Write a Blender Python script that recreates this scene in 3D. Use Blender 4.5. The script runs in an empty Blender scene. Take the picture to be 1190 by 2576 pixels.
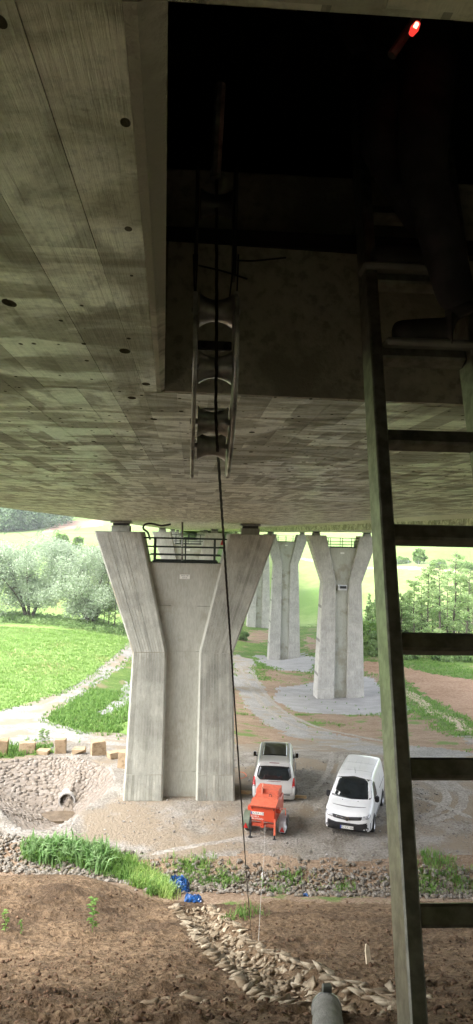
import bpy, bmesh, math, random
import numpy as np
from mathutils import Vector, Matrix, Euler
from mathutils.bvhtree import BVHTree
random.seed(7); RNG = np.random.default_rng(11)
scene = bpy.context.scene
COL = scene.collection
R = math.radians

# ------------------------------------------------------------------ camera, sky, sun, exposure
CAM_Z = 12.2
cam_data = bpy.data.cameras.new('camera'); cam = bpy.data.objects.new('camera', cam_data); COL.objects.link(cam)
cam_data.sensor_fit = 'VERTICAL'; cam_data.sensor_height = 36.0; cam_data.lens = 36.0*1861/2576
cam_data.clip_start = 0.05; cam_data.clip_end = 5000
CAM_ROT = Matrix.Rotation(R(-3.54), 3, 'Z') @ Matrix.Rotation(R(90+1.34), 3, 'X') @ Matrix.Rotation(R(1.32), 3, 'Z')
cam.matrix_world = Matrix.Translation((0, 0, CAM_Z)) @ CAM_ROT.to_4x4()
scene.camera = cam
world = bpy.data.worlds.new('World'); scene.world = world; world.use_nodes = True
wn = world.node_tree.nodes; wl = world.node_tree.links
SUN_EL, SUN_AZ = 52.0, 250.0          # behind cloud, to the left of the bridge and a little behind
sky = wn.new('ShaderNodeTexSky'); sky.sky_type = 'NISHITA'; sky.sun_disc = False
sky.sun_elevation = R(SUN_EL); sky.sun_rotation = R(SUN_AZ); sky.air_density = 1.0; sky.dust_density = 3.0; sky.ozone_density = 1.0
hs = wn.new('ShaderNodeHueSaturation'); hs.inputs['Saturation'].default_value = 0.30
wl.new(sky.outputs[0], hs.inputs['Color']); wl.new(hs.outputs[0], wn['Background'].inputs['Color'])
wn['Background'].inputs['Strength'].default_value = 0.15
sun_d = bpy.data.lights.new('sun', 'SUN'); sun_d.energy = 0.8; sun_d.angle = R(25); sun_d.color = (1.0, 0.96, 0.9)
sun = bpy.data.objects.new('sun', sun_d); COL.objects.link(sun)
_a = R(SUN_AZ); _e = R(SUN_EL)
SUN_DIR = Vector((math.sin(_a)*math.cos(_e), math.cos(_a)*math.cos(_e), math.sin(_e)))
sun.rotation_euler = SUN_DIR.to_track_quat('Z', 'Y').to_euler()
vs = scene.view_settings; vs.view_transform = 'Standard'; vs.look = 'None'; vs.exposure = 2.5; vs.gamma = 1.0; vs.use_curve_mapping = False
scene.cycles.max_bounces = 10; scene.cycles.diffuse_bounces = 7; scene.cycles.glossy_bounces = 4
scene.cycles.transmission_bounces = 6; scene.cycles.transparent_max_bounces = 8
scene.cycles.sample_clamp_indirect = 6.0

# ------------------------------------------------------------------ surveying helper: sight line from the photographer's stand through a point of the photo (1190 x 2576)
def ray(px, py):
    return (CAM_ROT @ Vector(((px-595)/1861, -(py-1288)/1861, -1.0)))
def at_y(px, py, Y):
    v = ray(px, py); t = Y/v.y
    return Vector((v.x*t, Y, CAM_Z+v.z*t))
def at_z(px, py, Z):
    v = ray(px, py); t = (Z-CAM_Z)/v.z
    return Vector((v.x*t, v.y*t, Z))

# ------------------------------------------------------------------ object helpers
def tag(o, label=None, cat=None, group=None, kind=None):
    if label: o['label'] = label
    if cat: o['category'] = cat
    if group: o['group'] = group
    if kind: o['kind'] = kind
    return o
def empty(name, loc=(0, 0, 0), rz=0.0):
    o = bpy.data.objects.new(name, None); COL.objects.link(o); o.location = loc; o.rotation_euler = (0, 0, rz); o.empty_display_size = .1
    return o
def link(name, me, mat=None, parent=None, smooth=False, loc=None):
    o = bpy.data.objects.new(name, me); COL.objects.link(o)
    if mat is not None and not me.materials: me.materials.append(mat)
    if parent is not None: o.parent = parent
    if loc is not None: o.location = loc
    if smooth: me.polygons.foreach_set('use_smooth', [True]*len(me.polygons))
    return o
def pydata(name, verts, faces):
    me = bpy.data.meshes.new(name); me.from_pydata([tuple(v) for v in verts], [], faces); me.update(); return me
def arr_mesh(name, V, Q):
    """numpy verts (n,3) and faces (m,k)"""
    V = np.asarray(V, dtype=np.float32); Q = np.asarray(Q, dtype=np.int32)
    me = bpy.data.meshes.new(name); k = Q.shape[1]
    me.vertices.add(len(V)); me.vertices.foreach_set('co', V.ravel())
    me.loops.add(Q.size); me.loops.foreach_set('vertex_index', Q.ravel())
    me.polygons.add(len(Q)); me.polygons.foreach_set('loop_start', np.arange(0, Q.size, k, dtype=np.int32))
    me.polygons.foreach_set('loop_total', np.full(len(Q), k, dtype=np.int32))
    me.update(calc_edges=True); me.validate(); return me
class MB:
    """collects simple solids into one mesh"""
    def __init__(s): s.v = []; s.f = []
    def add(s, verts, faces):
        b = len(s.v); s.v += [tuple(v) for v in verts]; s.f += [tuple(i+b for i in f) for f in faces]; return s
    def box(s, c, d, M=None):
        x, y, z = d[0]/2, d[1]/2, d[2]/2
        vs_ = [Vector((a*x, b*y, e*z)) for a in (-1, 1) for b in (-1, 1) for e in (-1, 1)]
        if M is not None: vs_ = [M @ v for v in vs_]
        vs_ = [v+Vector(c) for v in vs_]
        return s.add(vs_, [(0, 1, 3, 2), (4, 6, 7, 5), (0, 4, 5, 1), (2, 3, 7, 6), (0, 2, 6, 4), (1, 5, 7, 3)])
    def hexa(s, p):   # 4 bottom, 4 top
        return s.add(p, [(3, 2, 1, 0), (4, 5, 6, 7), (0, 1, 5, 4), (1, 2, 6, 5), (2, 3, 7, 6), (3, 0, 4, 7)])
    def tube(s, pts, r, n=8, cap=True):
        pts = [Vector(p) for p in pts]; rs = r if isinstance(r, (list, tuple)) else [r]*len(pts)
        rings = []; up = Vector((0.123, 0.2, 1)).normalized()
        for i, p in enumerate(pts):
            t = (pts[min(i+1, len(pts)-1)]-pts[max(i-1, 0)]).normalized()
            a = t.cross(up)
            if a.length < 1e-3: a = t.cross(Vector((1, 0, 0)))
            a.normalize(); b = t.cross(a).normalized()
            rings.append([p+(a*math.cos(2*math.pi*k/n)+b*math.sin(2*math.pi*k/n))*rs[i] for k in range(n)])
        vv = [v for ring in rings for v in ring]; ff = []
        for i in range(len(pts)-1):
            for k in range(n):
                k2 = (k+1) % n; ff.append((i*n+k, i*n+k2, (i+1)*n+k2, (i+1)*n+k))
        if cap:
            ff.append(tuple(range(n))[::-1]); ff.append(tuple((len(pts)-1)*n+k for k in range(n)))
        return s.add(vv, ff)
    def lathe(s, prof, n=20, M=None):   # profile (r, h) about local z
        vv = []; ff = []; m = len(prof)
        for k in range(n):
            a = 2*math.pi*k/n
            for (r, h) in prof:
                v = Vector((r*math.cos(a), r*math.sin(a), h)); vv.append(M @ v if M is not None else v)
        for k in range(n):
            k2 = (k+1) % n
            for j in range(m-1): ff.append((k*m+j, k2*m+j, k2*m+j+1, k*m+j+1))
        return s.add(vv, ff)
    def prism(s, poly, a, b, axis='x'):
        """polygon in the other two axes extruded from a to b along axis"""
        n = len(poly); vv = []
        for h in (a, b):
            for (p, q) in poly: vv.append({'x': (h, p, q), 'y': (p, h, q), 'z': (p, q, h)}[axis])
        ff = [tuple(range(n))[::-1], tuple(range(n, 2*n))]+[(i, (i+1) % n, n+(i+1) % n, n+i) for i in range(n)]
        return s.add(vv, ff)
    def build(s, name, mat=None, parent=None, smooth=False, bevel=0, loc=None, seg=1):
        me = pydata(name, s.v, s.f)
        bm = bmesh.new(); bm.from_mesh(me); bmesh.ops.recalc_face_normals(bm, faces=bm.faces)
        if bevel: bmesh.ops.bevel(bm, geom=[e for e in bm.edges if len(e.link_faces) == 2 and e.calc_face_angle(0) > .5], offset=bevel, segments=seg, affect='EDGES', clamp_overlap=True)
        bm.to_mesh(me); bm.free()
        o = link(name, me, mat, parent, smooth, loc)
        return o
def copy_tree(o, parent=None):
    c = o.copy(); COL.objects.link(c); c.parent = parent
    for ch in list(o.children): copy_tree(ch, c)
    return c
def autosmooth(o, ang=40):
    me = o.data; bm = bmesh.new(); bm.from_mesh(me)
    for f in bm.faces: f.smooth = True
    for e in bm.edges:
        if len(e.link_faces) == 2 and e.calc_face_angle(0) > R(ang): e.smooth = False
    bm.to_mesh(me); bm.free(); return o

# ------------------------------------------------------------------ procedural materials
def nt(name):
    m = bpy.data.materials.new(name); m.use_nodes = True; n = m.node_tree.nodes; l = m.node_tree.links
    return m, n, l, n['Principled BSDF']
def pos_node(n, l, scale=(1, 1, 1), coord='world'):
    mp = n.new('ShaderNodeMapping'); mp.inputs['Scale'].default_value = scale
    if coord == 'world': g = n.new('ShaderNodeNewGeometry'); l.new(g.outputs['Position'], mp.inputs['Vector'])
    else: g = n.new('ShaderNodeTexCoord'); l.new(g.outputs['Object'], mp.inputs['Vector'])
    return mp.outputs[0]
def noise_node(n, l, vec, scale, detail=6, rough=.6, dist=0, gain=1.75):
    t = n.new('ShaderNodeTexNoise'); t.inputs['Scale'].default_value = scale; t.inputs['Detail'].default_value = detail
    t.inputs['Roughness'].default_value = rough; t.inputs['Distortion'].default_value = dist; l.new(vec, t.inputs['Vector'])
    if detail < 5: return t.outputs['Fac']
    g = n.new('ShaderNodeMath'); g.operation = 'MULTIPLY_ADD'; g.use_clamp = True; g.inputs[1].default_value = gain; g.inputs[2].default_value = .5-.5*gain      # widen the narrow spread of many-octave noise
    l.new(t.outputs['Fac'], g.inputs[0]); return g.outputs[0]
def ramp(n, l, fac, stops):
    r = n.new('ShaderNodeValToRGB'); e = r.color_ramp.elements
    while len(e) < len(stops): e.new(.5)
    for i, (p, c) in enumerate(stops):
        e[i].position = p; e[i].color = (c, c, c, 1) if isinstance(c, (int, float)) else (*c, 1)
    l.new(fac, r.inputs[0]); return r.outputs[0]
def mixc(n, l, fac, a, b, mode='MIX'):
    m = n.new('ShaderNodeMix'); m.data_type = 'RGBA'; m.blend_type = mode
    for i, v in ((0, fac), (6, a), (7, b)):
        sock = m.inputs[i]
        if isinstance(v, (int, float)): sock.default_value = v if i == 0 else (v, v, v, 1)
        elif isinstance(v, tuple): sock.default_value = (*v, 1)
        else: l.new(v, sock)
    return m.outputs[2]
def bump(n, l, h, p, strength=.5, dist=.02):
    b = n.new('ShaderNodeBump'); b.inputs['Strength'].default_value = strength; b.inputs['Distance'].default_value = dist
    l.new(h, b.inputs['Height']); l.new(b.outputs[0], p.inputs['Normal'])
def simple(name, c, rough=.6, metal=0, spec=.5, coat=0, var=.12, scale=8, bmp=.0, emit=None):
    m, n, l, p = nt(name)
    v = pos_node(n, l, coord='object'); f = noise_node(n, l, v, scale, 5)
    d = tuple(max(0, x*(1-var*1.5)) for x in c); e = tuple(min(1, x*(1+var)) for x in c)
    l.new(ramp(n, l, f, [(.3, d), (.7, e)]), p.inputs['Base Color'])
    p.inputs['Roughness'].default_value = rough; p.inputs['Metallic'].default_value = metal; p.inputs['Specular IOR Level'].default_value = spec
    p.inputs['Coat Weight'].default_value = coat
    if bmp: bump(n, l, f, p, bmp, .01)
    if emit: p.inputs['Emission Color'].default_value = (*emit[0], 1); p.inputs['Emission Strength'].default_value = emit[1]
    return m
def ground_mat(name, stops, s1, stops2=None, s2=40, mixf=.5, rough=.95, bs=.6, bd=.05, stretch=(1, 1, 1), patch=None, patch_s=.15, patch_r=(.45, .6)):
    """two octave families of noise over world position; patch = colour of large blotches"""
    m, n, l, p = nt(name); v = pos_node(n, l, stretch)
    f1 = noise_node(n, l, v, s1, 8, .58); c = ramp(n, l, f1, stops)
    f2 = noise_node(n, l, v, s2, 6, .6)
    if stops2: c = mixc(n, l, mixf, c, ramp(n, l, f2, stops2))
    if patch:
        fp = noise_node(n, l, pos_node(n, l), patch_s, 7, .58); c = mixc(n, l, ramp(n, l, fp, [(patch_r[0], 0.), (patch_r[1], 1.)]), c, patch)
    l.new(c, p.inputs['Base Color']); p.inputs['Roughness'].default_value = rough; p.inputs['Specular IOR Level'].default_value = .2
    bump(n, l, f2, p, bs, bd); return m
def board_concrete(name, axis, base, dark, light, rough=.55, wet=.5, bw=.105, per_obj=False, dots=False, spec=.5, stain=(.46, .56), xoff=0., tone=.12, mottle=.7, patchy=.58):
    """concrete with the print of rough boards; axis = run of the boards"""
    m, n, l, p = nt(name)
    st = {'y': (1, .035, 1), 'z': (1, 1, .035)}[axis]
    vg = pos_node(n, l, st); v = pos_node(n, l)
    grain = noise_node(n, l, vg, 60, 6, .7); blot = noise_node(n, l, v, 2.2, 9, .68, .4)
    sep = n.new('ShaderNodeSeparateXYZ'); l.new(pos_node(n, l), sep.inputs[0])
    def M(op, a, b=None):
        q = n.new('ShaderNodeMath'); q.operation = op
        for i, x in enumerate((a, b)):
            if x is None: continue
            if isinstance(x, (int, float)): q.inputs[i].default_value = x
            else: l.new(x, q.inputs[i])
        return q.outputs[0]
    xs = M('DIVIDE', M('SUBTRACT', sep.outputs['X'], xoff), bw); cell = M('FLOOR', xs)
    if per_obj:
        oi = n.new('ShaderNodeObjectInfo'); rnd = oi.outputs['Random']
    else:
        wn_ = n.new('ShaderNodeTexWhiteNoise'); wn_.noise_dimensions = '2D'; cb = n.new('ShaderNodeCombineXYZ')
        l.new(cell, cb.inputs[0])
        if axis == 'y':
            yo = n.new('ShaderNodeTexWhiteNoise'); yo.noise_dimensions = '1D'; l.new(cell, yo.inputs['W'])
            l.new(M('FLOOR', M('ADD', M('DIVIDE', sep.outputs['Y'], 3.1), M('MULTIPLY', yo.outputs['Value'], 9))), cb.inputs[1])
        l.new(cb.outputs[0], wn_.inputs['Vector']); rnd = wn_.outputs['Value']
    strk = noise_node(n, l, pos_node(n, l, (.75, 1.7, 1.7) if axis == 'y' else (1.7, 1.7, .6)), 3.4, 9, .6, .8)
    c = mixc(n, l, ramp(n, l, strk, [(.36, 0.), (.46, .35), (.54, .8), (.62, 1.)]), dark, light)
    c = mixc(n, l, 1-patchy, c, base)
    c = mixc(n, l, tone, c, mixc(n, l, rnd, dark, light))
    big = noise_node(n, l, v, .8, 5, .6, .3); c = mixc(n, l, mottle, c, ramp(n, l, big, [(.35, .62), (.62, 1.12)]), 'MULTIPLY')
    spk = noise_node(n, l, v, 38, 8, .75); c = mixc(n, l, mottle, c, ramp(n, l, spk, [(.25, .55), (.5, 1.), (.75, 1.15)]), 'MULTIPLY')
    c = mixc(n, l, .35, c, ramp(n, l, grain, [(.25, .72), (.75, 1.1)]), 'MULTIPLY')
    # crisp stains that stop at board edges
    cb2 = n.new('ShaderNodeCombineXYZ'); l.new(M('ADD', sep.outputs['X'], M('MULTIPLY', rnd, 17.)), cb2.inputs[0]); l.new(M('MULTIPLY', sep.outputs['Y'], .45 if axis == 'y' else 1.), cb2.inputs[1]); l.new(M('MULTIPLY', sep.outputs['Z'], 1. if axis == 'y' else .45), cb2.inputs[2])
    s2 = noise_node(n, l, cb2.outputs[0], 1.9, 8, .58, .4)
    sf = ramp(n, l, s2, [(.50, 0.), (.56, 1.)])
    c = mixc(n, l, M('MULTIPLY', sf, wet), c, tuple(x*.42 for x in dark))
    if not per_obj:
        fr = M('FRACT', xs); edge = M('LESS_THAN', M('ABSOLUTE', M('SUBTRACT', fr, .5)), .46)
        c = mixc(n, l, edge, mixc(n, l, .7, c, tuple(x*.3 for x in dark)), c)
    if dots:
        vd = n.new('ShaderNodeTexVoronoi'); vd.inputs['Scale'].default_value = 9.; vd.inputs['Randomness'].default_value = .8
        l.new(pos_node(n, l, (1.05, .55, .0)), vd.inputs['Vector'])
        vd2 = n.new('ShaderNodeTexVoronoi'); vd2.inputs['Scale'].default_value = 19.; l.new(pos_node(n, l, (1.0, .6, .0)), vd2.inputs['Vector']); dm = M('MAXIMUM', M('LESS_THAN', vd.outputs['Distance'], .13), M('LESS_THAN', vd2.outputs['Distance'], .11)); c = mixc(n, l, M('MULTIPLY', dm, .85), c, tuple(x*.15 for x in dark))
    l.new(c, p.inputs['Base Color'])
    rr = ramp(n, l, strk, [(.40, min(.9, rough+.06)), (.60, max(.2, rough-.12))]); rr = mixc(n, l, M('MULTIPLY', sf, .5), rr, .65)
    if dots: rr = mixc(n, l, dm, rr, 1.)
    l.new(rr, p.inputs['Roughness'])
    sp_ = ramp(n, l, strk, [(.40, spec*.5), (.60, spec*1.2)])
    if dots: sp_ = mixc(n, l, dm, sp_, 0.)
    l.new(sp_, p.inputs['Specular IOR Level'])
    hsum = M('ADD', M('MULTIPLY', grain, .5), blot); bump(n, l, hsum, p, .5, .006)
    return m
def leaf_mat(name, c1, c2, trans=.35, scale=1.2):
    m, n, l, p = nt(name); v = pos_node(n, l); f = noise_node(n, l, v, scale, 5, .7)
    c = ramp(n, l, f, [(.3, c1), (.7, c2)]); l.new(c, p.inputs['Base Color']); p.inputs['Roughness'].default_value = .65; p.inputs['Specular IOR Level'].default_value = .25
    t = n.new('ShaderNodeBsdfTranslucent'); l.new(c, t.inputs['Color'])
    mx = n.new('ShaderNodeMixShader'); mx.inputs[0].default_value = trans
    l.new(p.outputs[0], mx.inputs[1]); l.new(t.outputs[0], mx.inputs[2]); l.new(mx.outputs[0], n['Material Output'].inputs['Surface'])
    return m

M = {}
M['soffit'] = board_concrete('soffit_boards', 'y', (.49, .47, .32), (.27, .245, .15), (.76, .745, .54), rough=.40, wet=.5, per_obj=True, dots=True)
M['soffit_far'] = board_concrete('soffit_far', 'y', (.49, .47, .32), (.27, .245, .15), (.76, .745, .54), rough=.40, wet=.5, dots=True)
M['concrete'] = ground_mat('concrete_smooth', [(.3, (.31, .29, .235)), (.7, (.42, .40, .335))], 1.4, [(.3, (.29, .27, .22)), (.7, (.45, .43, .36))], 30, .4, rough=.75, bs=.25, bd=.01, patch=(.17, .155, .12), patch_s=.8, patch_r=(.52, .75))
M['concrete_pale'] = ground_mat('concrete_pale', [(.3, (.36, .35, .33)), (.7, (.46, .45, .43))], 1.0, [(.3, (.33, .32, .3)), (.7, (.5, .49, .47))], 22, .4, rough=.8, bs=.25, bd=.01, stretch=(1, 1, .12))
M['pier_board'] = board_concrete('pier_boards', 'z', (.43, .435, .38), (.29, .293, .25), (.54, .545, .485), rough=.8, wet=.12, per_obj=True, spec=.3, tone=.55, mottle=.5, patchy=.35)
M['pier_far'] = board_concrete('pier_far_boards', 'z', (.46, .445, .41), (.36, .345, .31), (.55, .535, .50), rough=.85, wet=.08, bw=.14, spec=.3, mottle=.35, patchy=.35)
M['pier_core'] = ground_mat('pier_core', [(.3, (.37, .372, .32)), (.7, (.47, .472, .415))], .9, [(.3, (.33, .332, .28)), (.7, (.50, .502, .45))], 16, .4, rough=.8, bs=.2, bd=.01, stretch=(1, 1, .25), patch=(.29, .275, .215), patch_s=.55, patch_r=(.52, .75))
M['yard'] = ground_mat('yard_gravel', [(.35, (.20, .175, .14)), (.65, (.33, .305, .27))], .9, [(.32, (.10, .09, .075)), (.5, (.26, .24, .21)), (.72, (.40, .38, .345))], 10, .38, patch=(.25, .205, .15), patch_s=.22, patch_r=(.47, .60), bs=1., bd=.07)
M['road'] = ground_mat('road_gravel', [(.3, (.20, .19, .175)), (.7, (.31, .30, .28))], .5, [(.3, (.13, .125, .115)), (.7, (.40, .39, .37))], 8, .5, bs=.8, bd=.05, patch=(.25, .21, .155), patch_s=.3, patch_r=(.52, .66))
M['apron'] = ground_mat('apron_gravel', [(.3, (.25, .245, .24)), (.7, (.34, .335, .33))], .6, [(.3, (.2, .195, .19)), (.7, (.4, .39, .38))], 12, .4, bs=.6, bd=.05)
M['earth'] = ground_mat('bare_earth', [(.3, (.20, .135, .085)), (.7, (.33, .245, .17))], .7, [(.3, (.14, .09, .055)), (.7, (.37, .28, .2))], 10, .5, bs=.9, bd=.06, patch=(.13, .19, .05), patch_s=.35, patch_r=(.6, .68))
M['soil'] = ground_mat('slope_soil', patch=(.085, .055, .032), patch_s=.33, patch_r=(.5, .8), stops=[(.3, (.13, .083, .045)), (.7, (.24, .162, .095))], s1=.8, stops2=[(.3, (.055, .035, .019)), (.7, (.28, .195, .12))], s2=8, mixf=.55, bs=1., bd=.08)
M['plough'] = ground_mat('ploughed_soil', [(.3, (.27, .165, .10)), (.7, (.38, .25, .165))], .25, [(.3, (.2, .12, .07)), (.7, (.42, .29, .2))], 3, .45, bs=1., bd=.2)
M['path'] = ground_mat('sandy_path', [(.3, (.38, .31, .22)), (.7, (.5, .42, .31))], .5, bs=.5, bd=.05)
M['meadow'] = ground_mat('meadow_turf', [(.3, (.19, .32, .075)), (.7, (.29, .40, .13))], .12, [(.3, (.14, .26, .05)), (.7, (.29, .42, .13))], 2.5, .45, bs=.8, bd=.25, patch=(.26, .27, .10), patch_s=.1, patch_r=(.6, .75))
M['verge'] = ground_mat('verge_turf', [(.3, (.07, .15, .025)), (.7, (.15, .23, .05))], .4, [(.3, (.05, .11, .016)), (.7, (.18, .25, .07))], 4, .5, bs=.9, bd=.25, patch=(.23, .2, .11), patch_s=.25, patch_r=(.6, .72))
M['crop'] = ground_mat('crop_field', [(.3, (.19, .28, .085)), (.7, (.27, .35, .125))], .02, [(.3, (.16, .25, .07)), (.7, (.28, .36, .13))], .35, .5, bs=.4, bd=.3, patch=(.16, .26, .07), patch_s=.012, patch_r=(.5, .6))
M['hillbrown'] = ground_mat('hill_brown', [(.3, (.33, .21, .15)), (.7, (.42, .28, .2))], .05)
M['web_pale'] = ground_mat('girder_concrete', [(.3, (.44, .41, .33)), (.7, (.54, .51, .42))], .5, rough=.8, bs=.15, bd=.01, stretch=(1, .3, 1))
M['shaft'] = ground_mat('shaft_concrete', [(.3, (.42, .40, .33)), (.7, (.58, .55, .47))], 2.2, [(.28, (.20, .19, .15)), (.45, (.5, .48, .41)), (.7, (.6, .58, .5))], 26, .5, rough=.85, bs=.5, bd=.008, patch=(.34, .32, .26), patch_s=1.6, patch_r=(.5, .62))
M['rut'] = ground_mat('wheel_rut', [(.3, (.23, .205, .17)), (.7, (.33, .305, .265))], .8, [(.3, (.12, .105, .085)), (.7, (.42, .39, .35))], 9, .5, bs=.6, bd=.04)
# ------------------------------------------------------------------ terrain
def vnoise(x, y, seed=0):
    xi = np.floor(x).astype(np.int64); yi = np.floor(y).astype(np.int64); fx = x-xi; fy = y-yi
    def h(a, b):
        k = (a*374761393+b*668265263+seed*974711) & 0xffffffff
        k = ((k ^ (k >> 13))*1274126177) & 0xffffffff
        return ((k ^ (k >> 16)) & 0xffff)/65535.0
    ux = fx*fx*(3-2*fx); uy = fy*fy*(3-2*fy)
    return (h(xi, yi)*(1-ux)+h(xi+1, yi)*ux)*(1-uy)+(h(xi, yi+1)*(1-ux)+h(xi+1, yi+1)*ux)*uy
def fbm(x, y, o=4, seed=0, g=.5):
    s = 0; a = 1; t = 0
    for i in range(o): s = s+a*(vnoise(x*2**i, y*2**i, seed+i)-.5); t += a; a *= g
    return s/t*2
def sstep(a, b, x):
    t = np.clip((x-a)/(b-a), 0, 1); return t*t*(3-2*t)

# survey points of the valley floor and hills: sight line + level (z) or distance (Y)
SV = []
for (px, py, z) in [(453, 2005, 0), (320, 2005, 0), (600, 2005, 0), (700, 2010, 0), (660, 2115, 0), (875, 2095, 0), (1100, 2080, 0), (1100, 1950, -.2), (1400, 2000, 0), (1400, 2150, 0),
                    (200, 2100, -.1), (260, 1960, 0), (0, 1900, -.1), (-300, 1910, 0), (-300, 2050, 0), (150, 1895, -.1), (330, 1870, -.3),
                    (0, 1790, -1.5), (-300, 1790, -1.2), (160, 1740, -2.5), (335, 1640, -4.5), (75, 1560, -4), (225, 1577, -4.2), (-300, 1570, -3.5), (0, 1660, -3),
                    (330, 1780, -1.6), (660, 1780, -5.5), (750, 1830, -3.8), (900, 1870, -2.2), (600, 1850, -2.0), (600, 1700, -7.5), (592, 1650, -10), (1100, 1870, -1.6), (1400, 1900, -1.),
                    (1040, 1785, -5.), (1190, 1800, -3.6), (1400, 1830, -3.0), (1050, 1720, -6.2), (1190, 1712, -5.6), (1400, 1740, -5.0), (930, 1668, -7.6), (1100, 1640, -7.0), (1300, 1640, -6.5)]:
    SV.append(at_z(px, py, z))
for (px, py, Y) in [(855, 1757, 84.6), (720, 1663, 134.6), (654, 1579, 185.), (760, 1560, 205), (760, 1480, 250), (760, 1400, 325), (760, 1350, 410), (760, 1315, 560), (640, 1600, 168),
                    (1100, 1560, 150), (1100, 1430, 232), (1300, 1430, 232), (1100, 1385, 280), (1100, 1345, 400), (1300, 1345, 400), (1100, 1300, 600), (1400, 1290, 600), (950, 1600, 128), (950, 1440, 232), (950, 1345, 400),
                    (250, 1525, 160), (0, 1480, 190), (100, 1440, 220), (250, 1420, 240), (30, 1385, 300), (30, 1350, 370), (-300, 1380, 300), (-300, 1330, 420), (200, 1345, 370), (200, 1312, 500), (0, 1320, 460), (350, 1340, 400), (400, 1310, 560), (-300, 1280, 640), (0, 1270, 640), (200, 1275, 640), (500, 1400, 300), (500, 1330, 420),
                    (-300, 1250, 900), (0, 1245, 900), (400, 1250, 900), (800, 1250, 900), (1400, 1240, 900)]:
    SV.append(at_y(px, py, Y))
SV = np.array([tuple(p) for p in SV]); _P = SV[:, :2]; _c = 6.0
def _phi(d2): return np.sqrt(d2+_c*_c)
_D = ((_P[:, None, :]-_P[None, :, :])**2).sum(-1); _n = len(_P)
_A = np.zeros((_n+3, _n+3)); _A[:_n, :_n] = -_phi(_D)+np.eye(_n)*.02; _A[:_n, _n] = 1; _A[:_n, _n+1:] = _P; _A[_n, :_n] = 1; _A[_n+1:, :_n] = _P.T
_W = np.linalg.solve(_A, np.concatenate([SV[:, 2], [0, 0, 0]]))
def rbf(x, y):
    sh = x.shape; q = np.stack([x.ravel(), y.ravel()], -1); out = np.empty(len(q))
    for i in range(0, len(q), 40000):
        b = q[i:i+40000]; d = ((b[:, None, :]-_P[None])**2).sum(-1)
        out[i:i+40000] = -_phi(d) @ _W[:_n]+_W[_n]+b @ _W[_n+1:]
    return out.reshape(sh)
# culvert basin
BAS = np.array([tuple(at_z(px, py, z)[:2]) for px, py, z in
      [(-90, 1955, 0), (-60, 1928, 0), (0, 1912, 0), (60, 1905, 0), (140, 1903, 0), (200, 1906, 0), (245, 1920, 0), (275, 1938, 0), (285, 1956, 0), (268, 1985, 0), (228, 2020, -.05), (172, 2064, -.15), (118, 2100, -.35), (58, 2099, -.4), (19, 2066, -.3), (0, 2032, -.15), (-50, 2000, 0)]])
BAS_Z = np.array([0, 0, 0, 0, 0, 0, 0, 0, 0, 0, -.05, -.15, -.35, -.4, -.3, -.15, 0])-.02
BAS_C = np.array(tuple(at_z(160, 2050, -1.75)[:2])); BAS_FLOOR = -1.75
_ba = np.arctan2(BAS[:, 1]-BAS_C[1], BAS[:, 0]-BAS_C[0]); _br = np.hypot(*(BAS-BAS_C).T); _o = np.argsort(_ba)
_ba, _br, _bz = _ba[_o], _br[_o], BAS_Z[_o]
_ba3 = np.concatenate([_ba-2*np.pi, _ba, _ba+2*np.pi])
def basin_t(x, y):
    a = np.arctan2(y-BAS_C[1], x-BAS_C[0]); r = np.hypot(x-BAS_C[0], y-BAS_C[1])
    return r/np.interp(a, _ba3, np.tile(_br, 3)), np.interp(a, _ba3, np.tile(_bz, 3))
def basin_z(t, rz, a=0.):      # steeper head wall round the pipe
    q = np.clip((t-.17)/.83, 0, 1); return BAS_FLOOR+(rz-BAS_FLOOR)*(q**(1.08-.66*np.exp(-((a-1.45)/.38)**2)))
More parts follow.
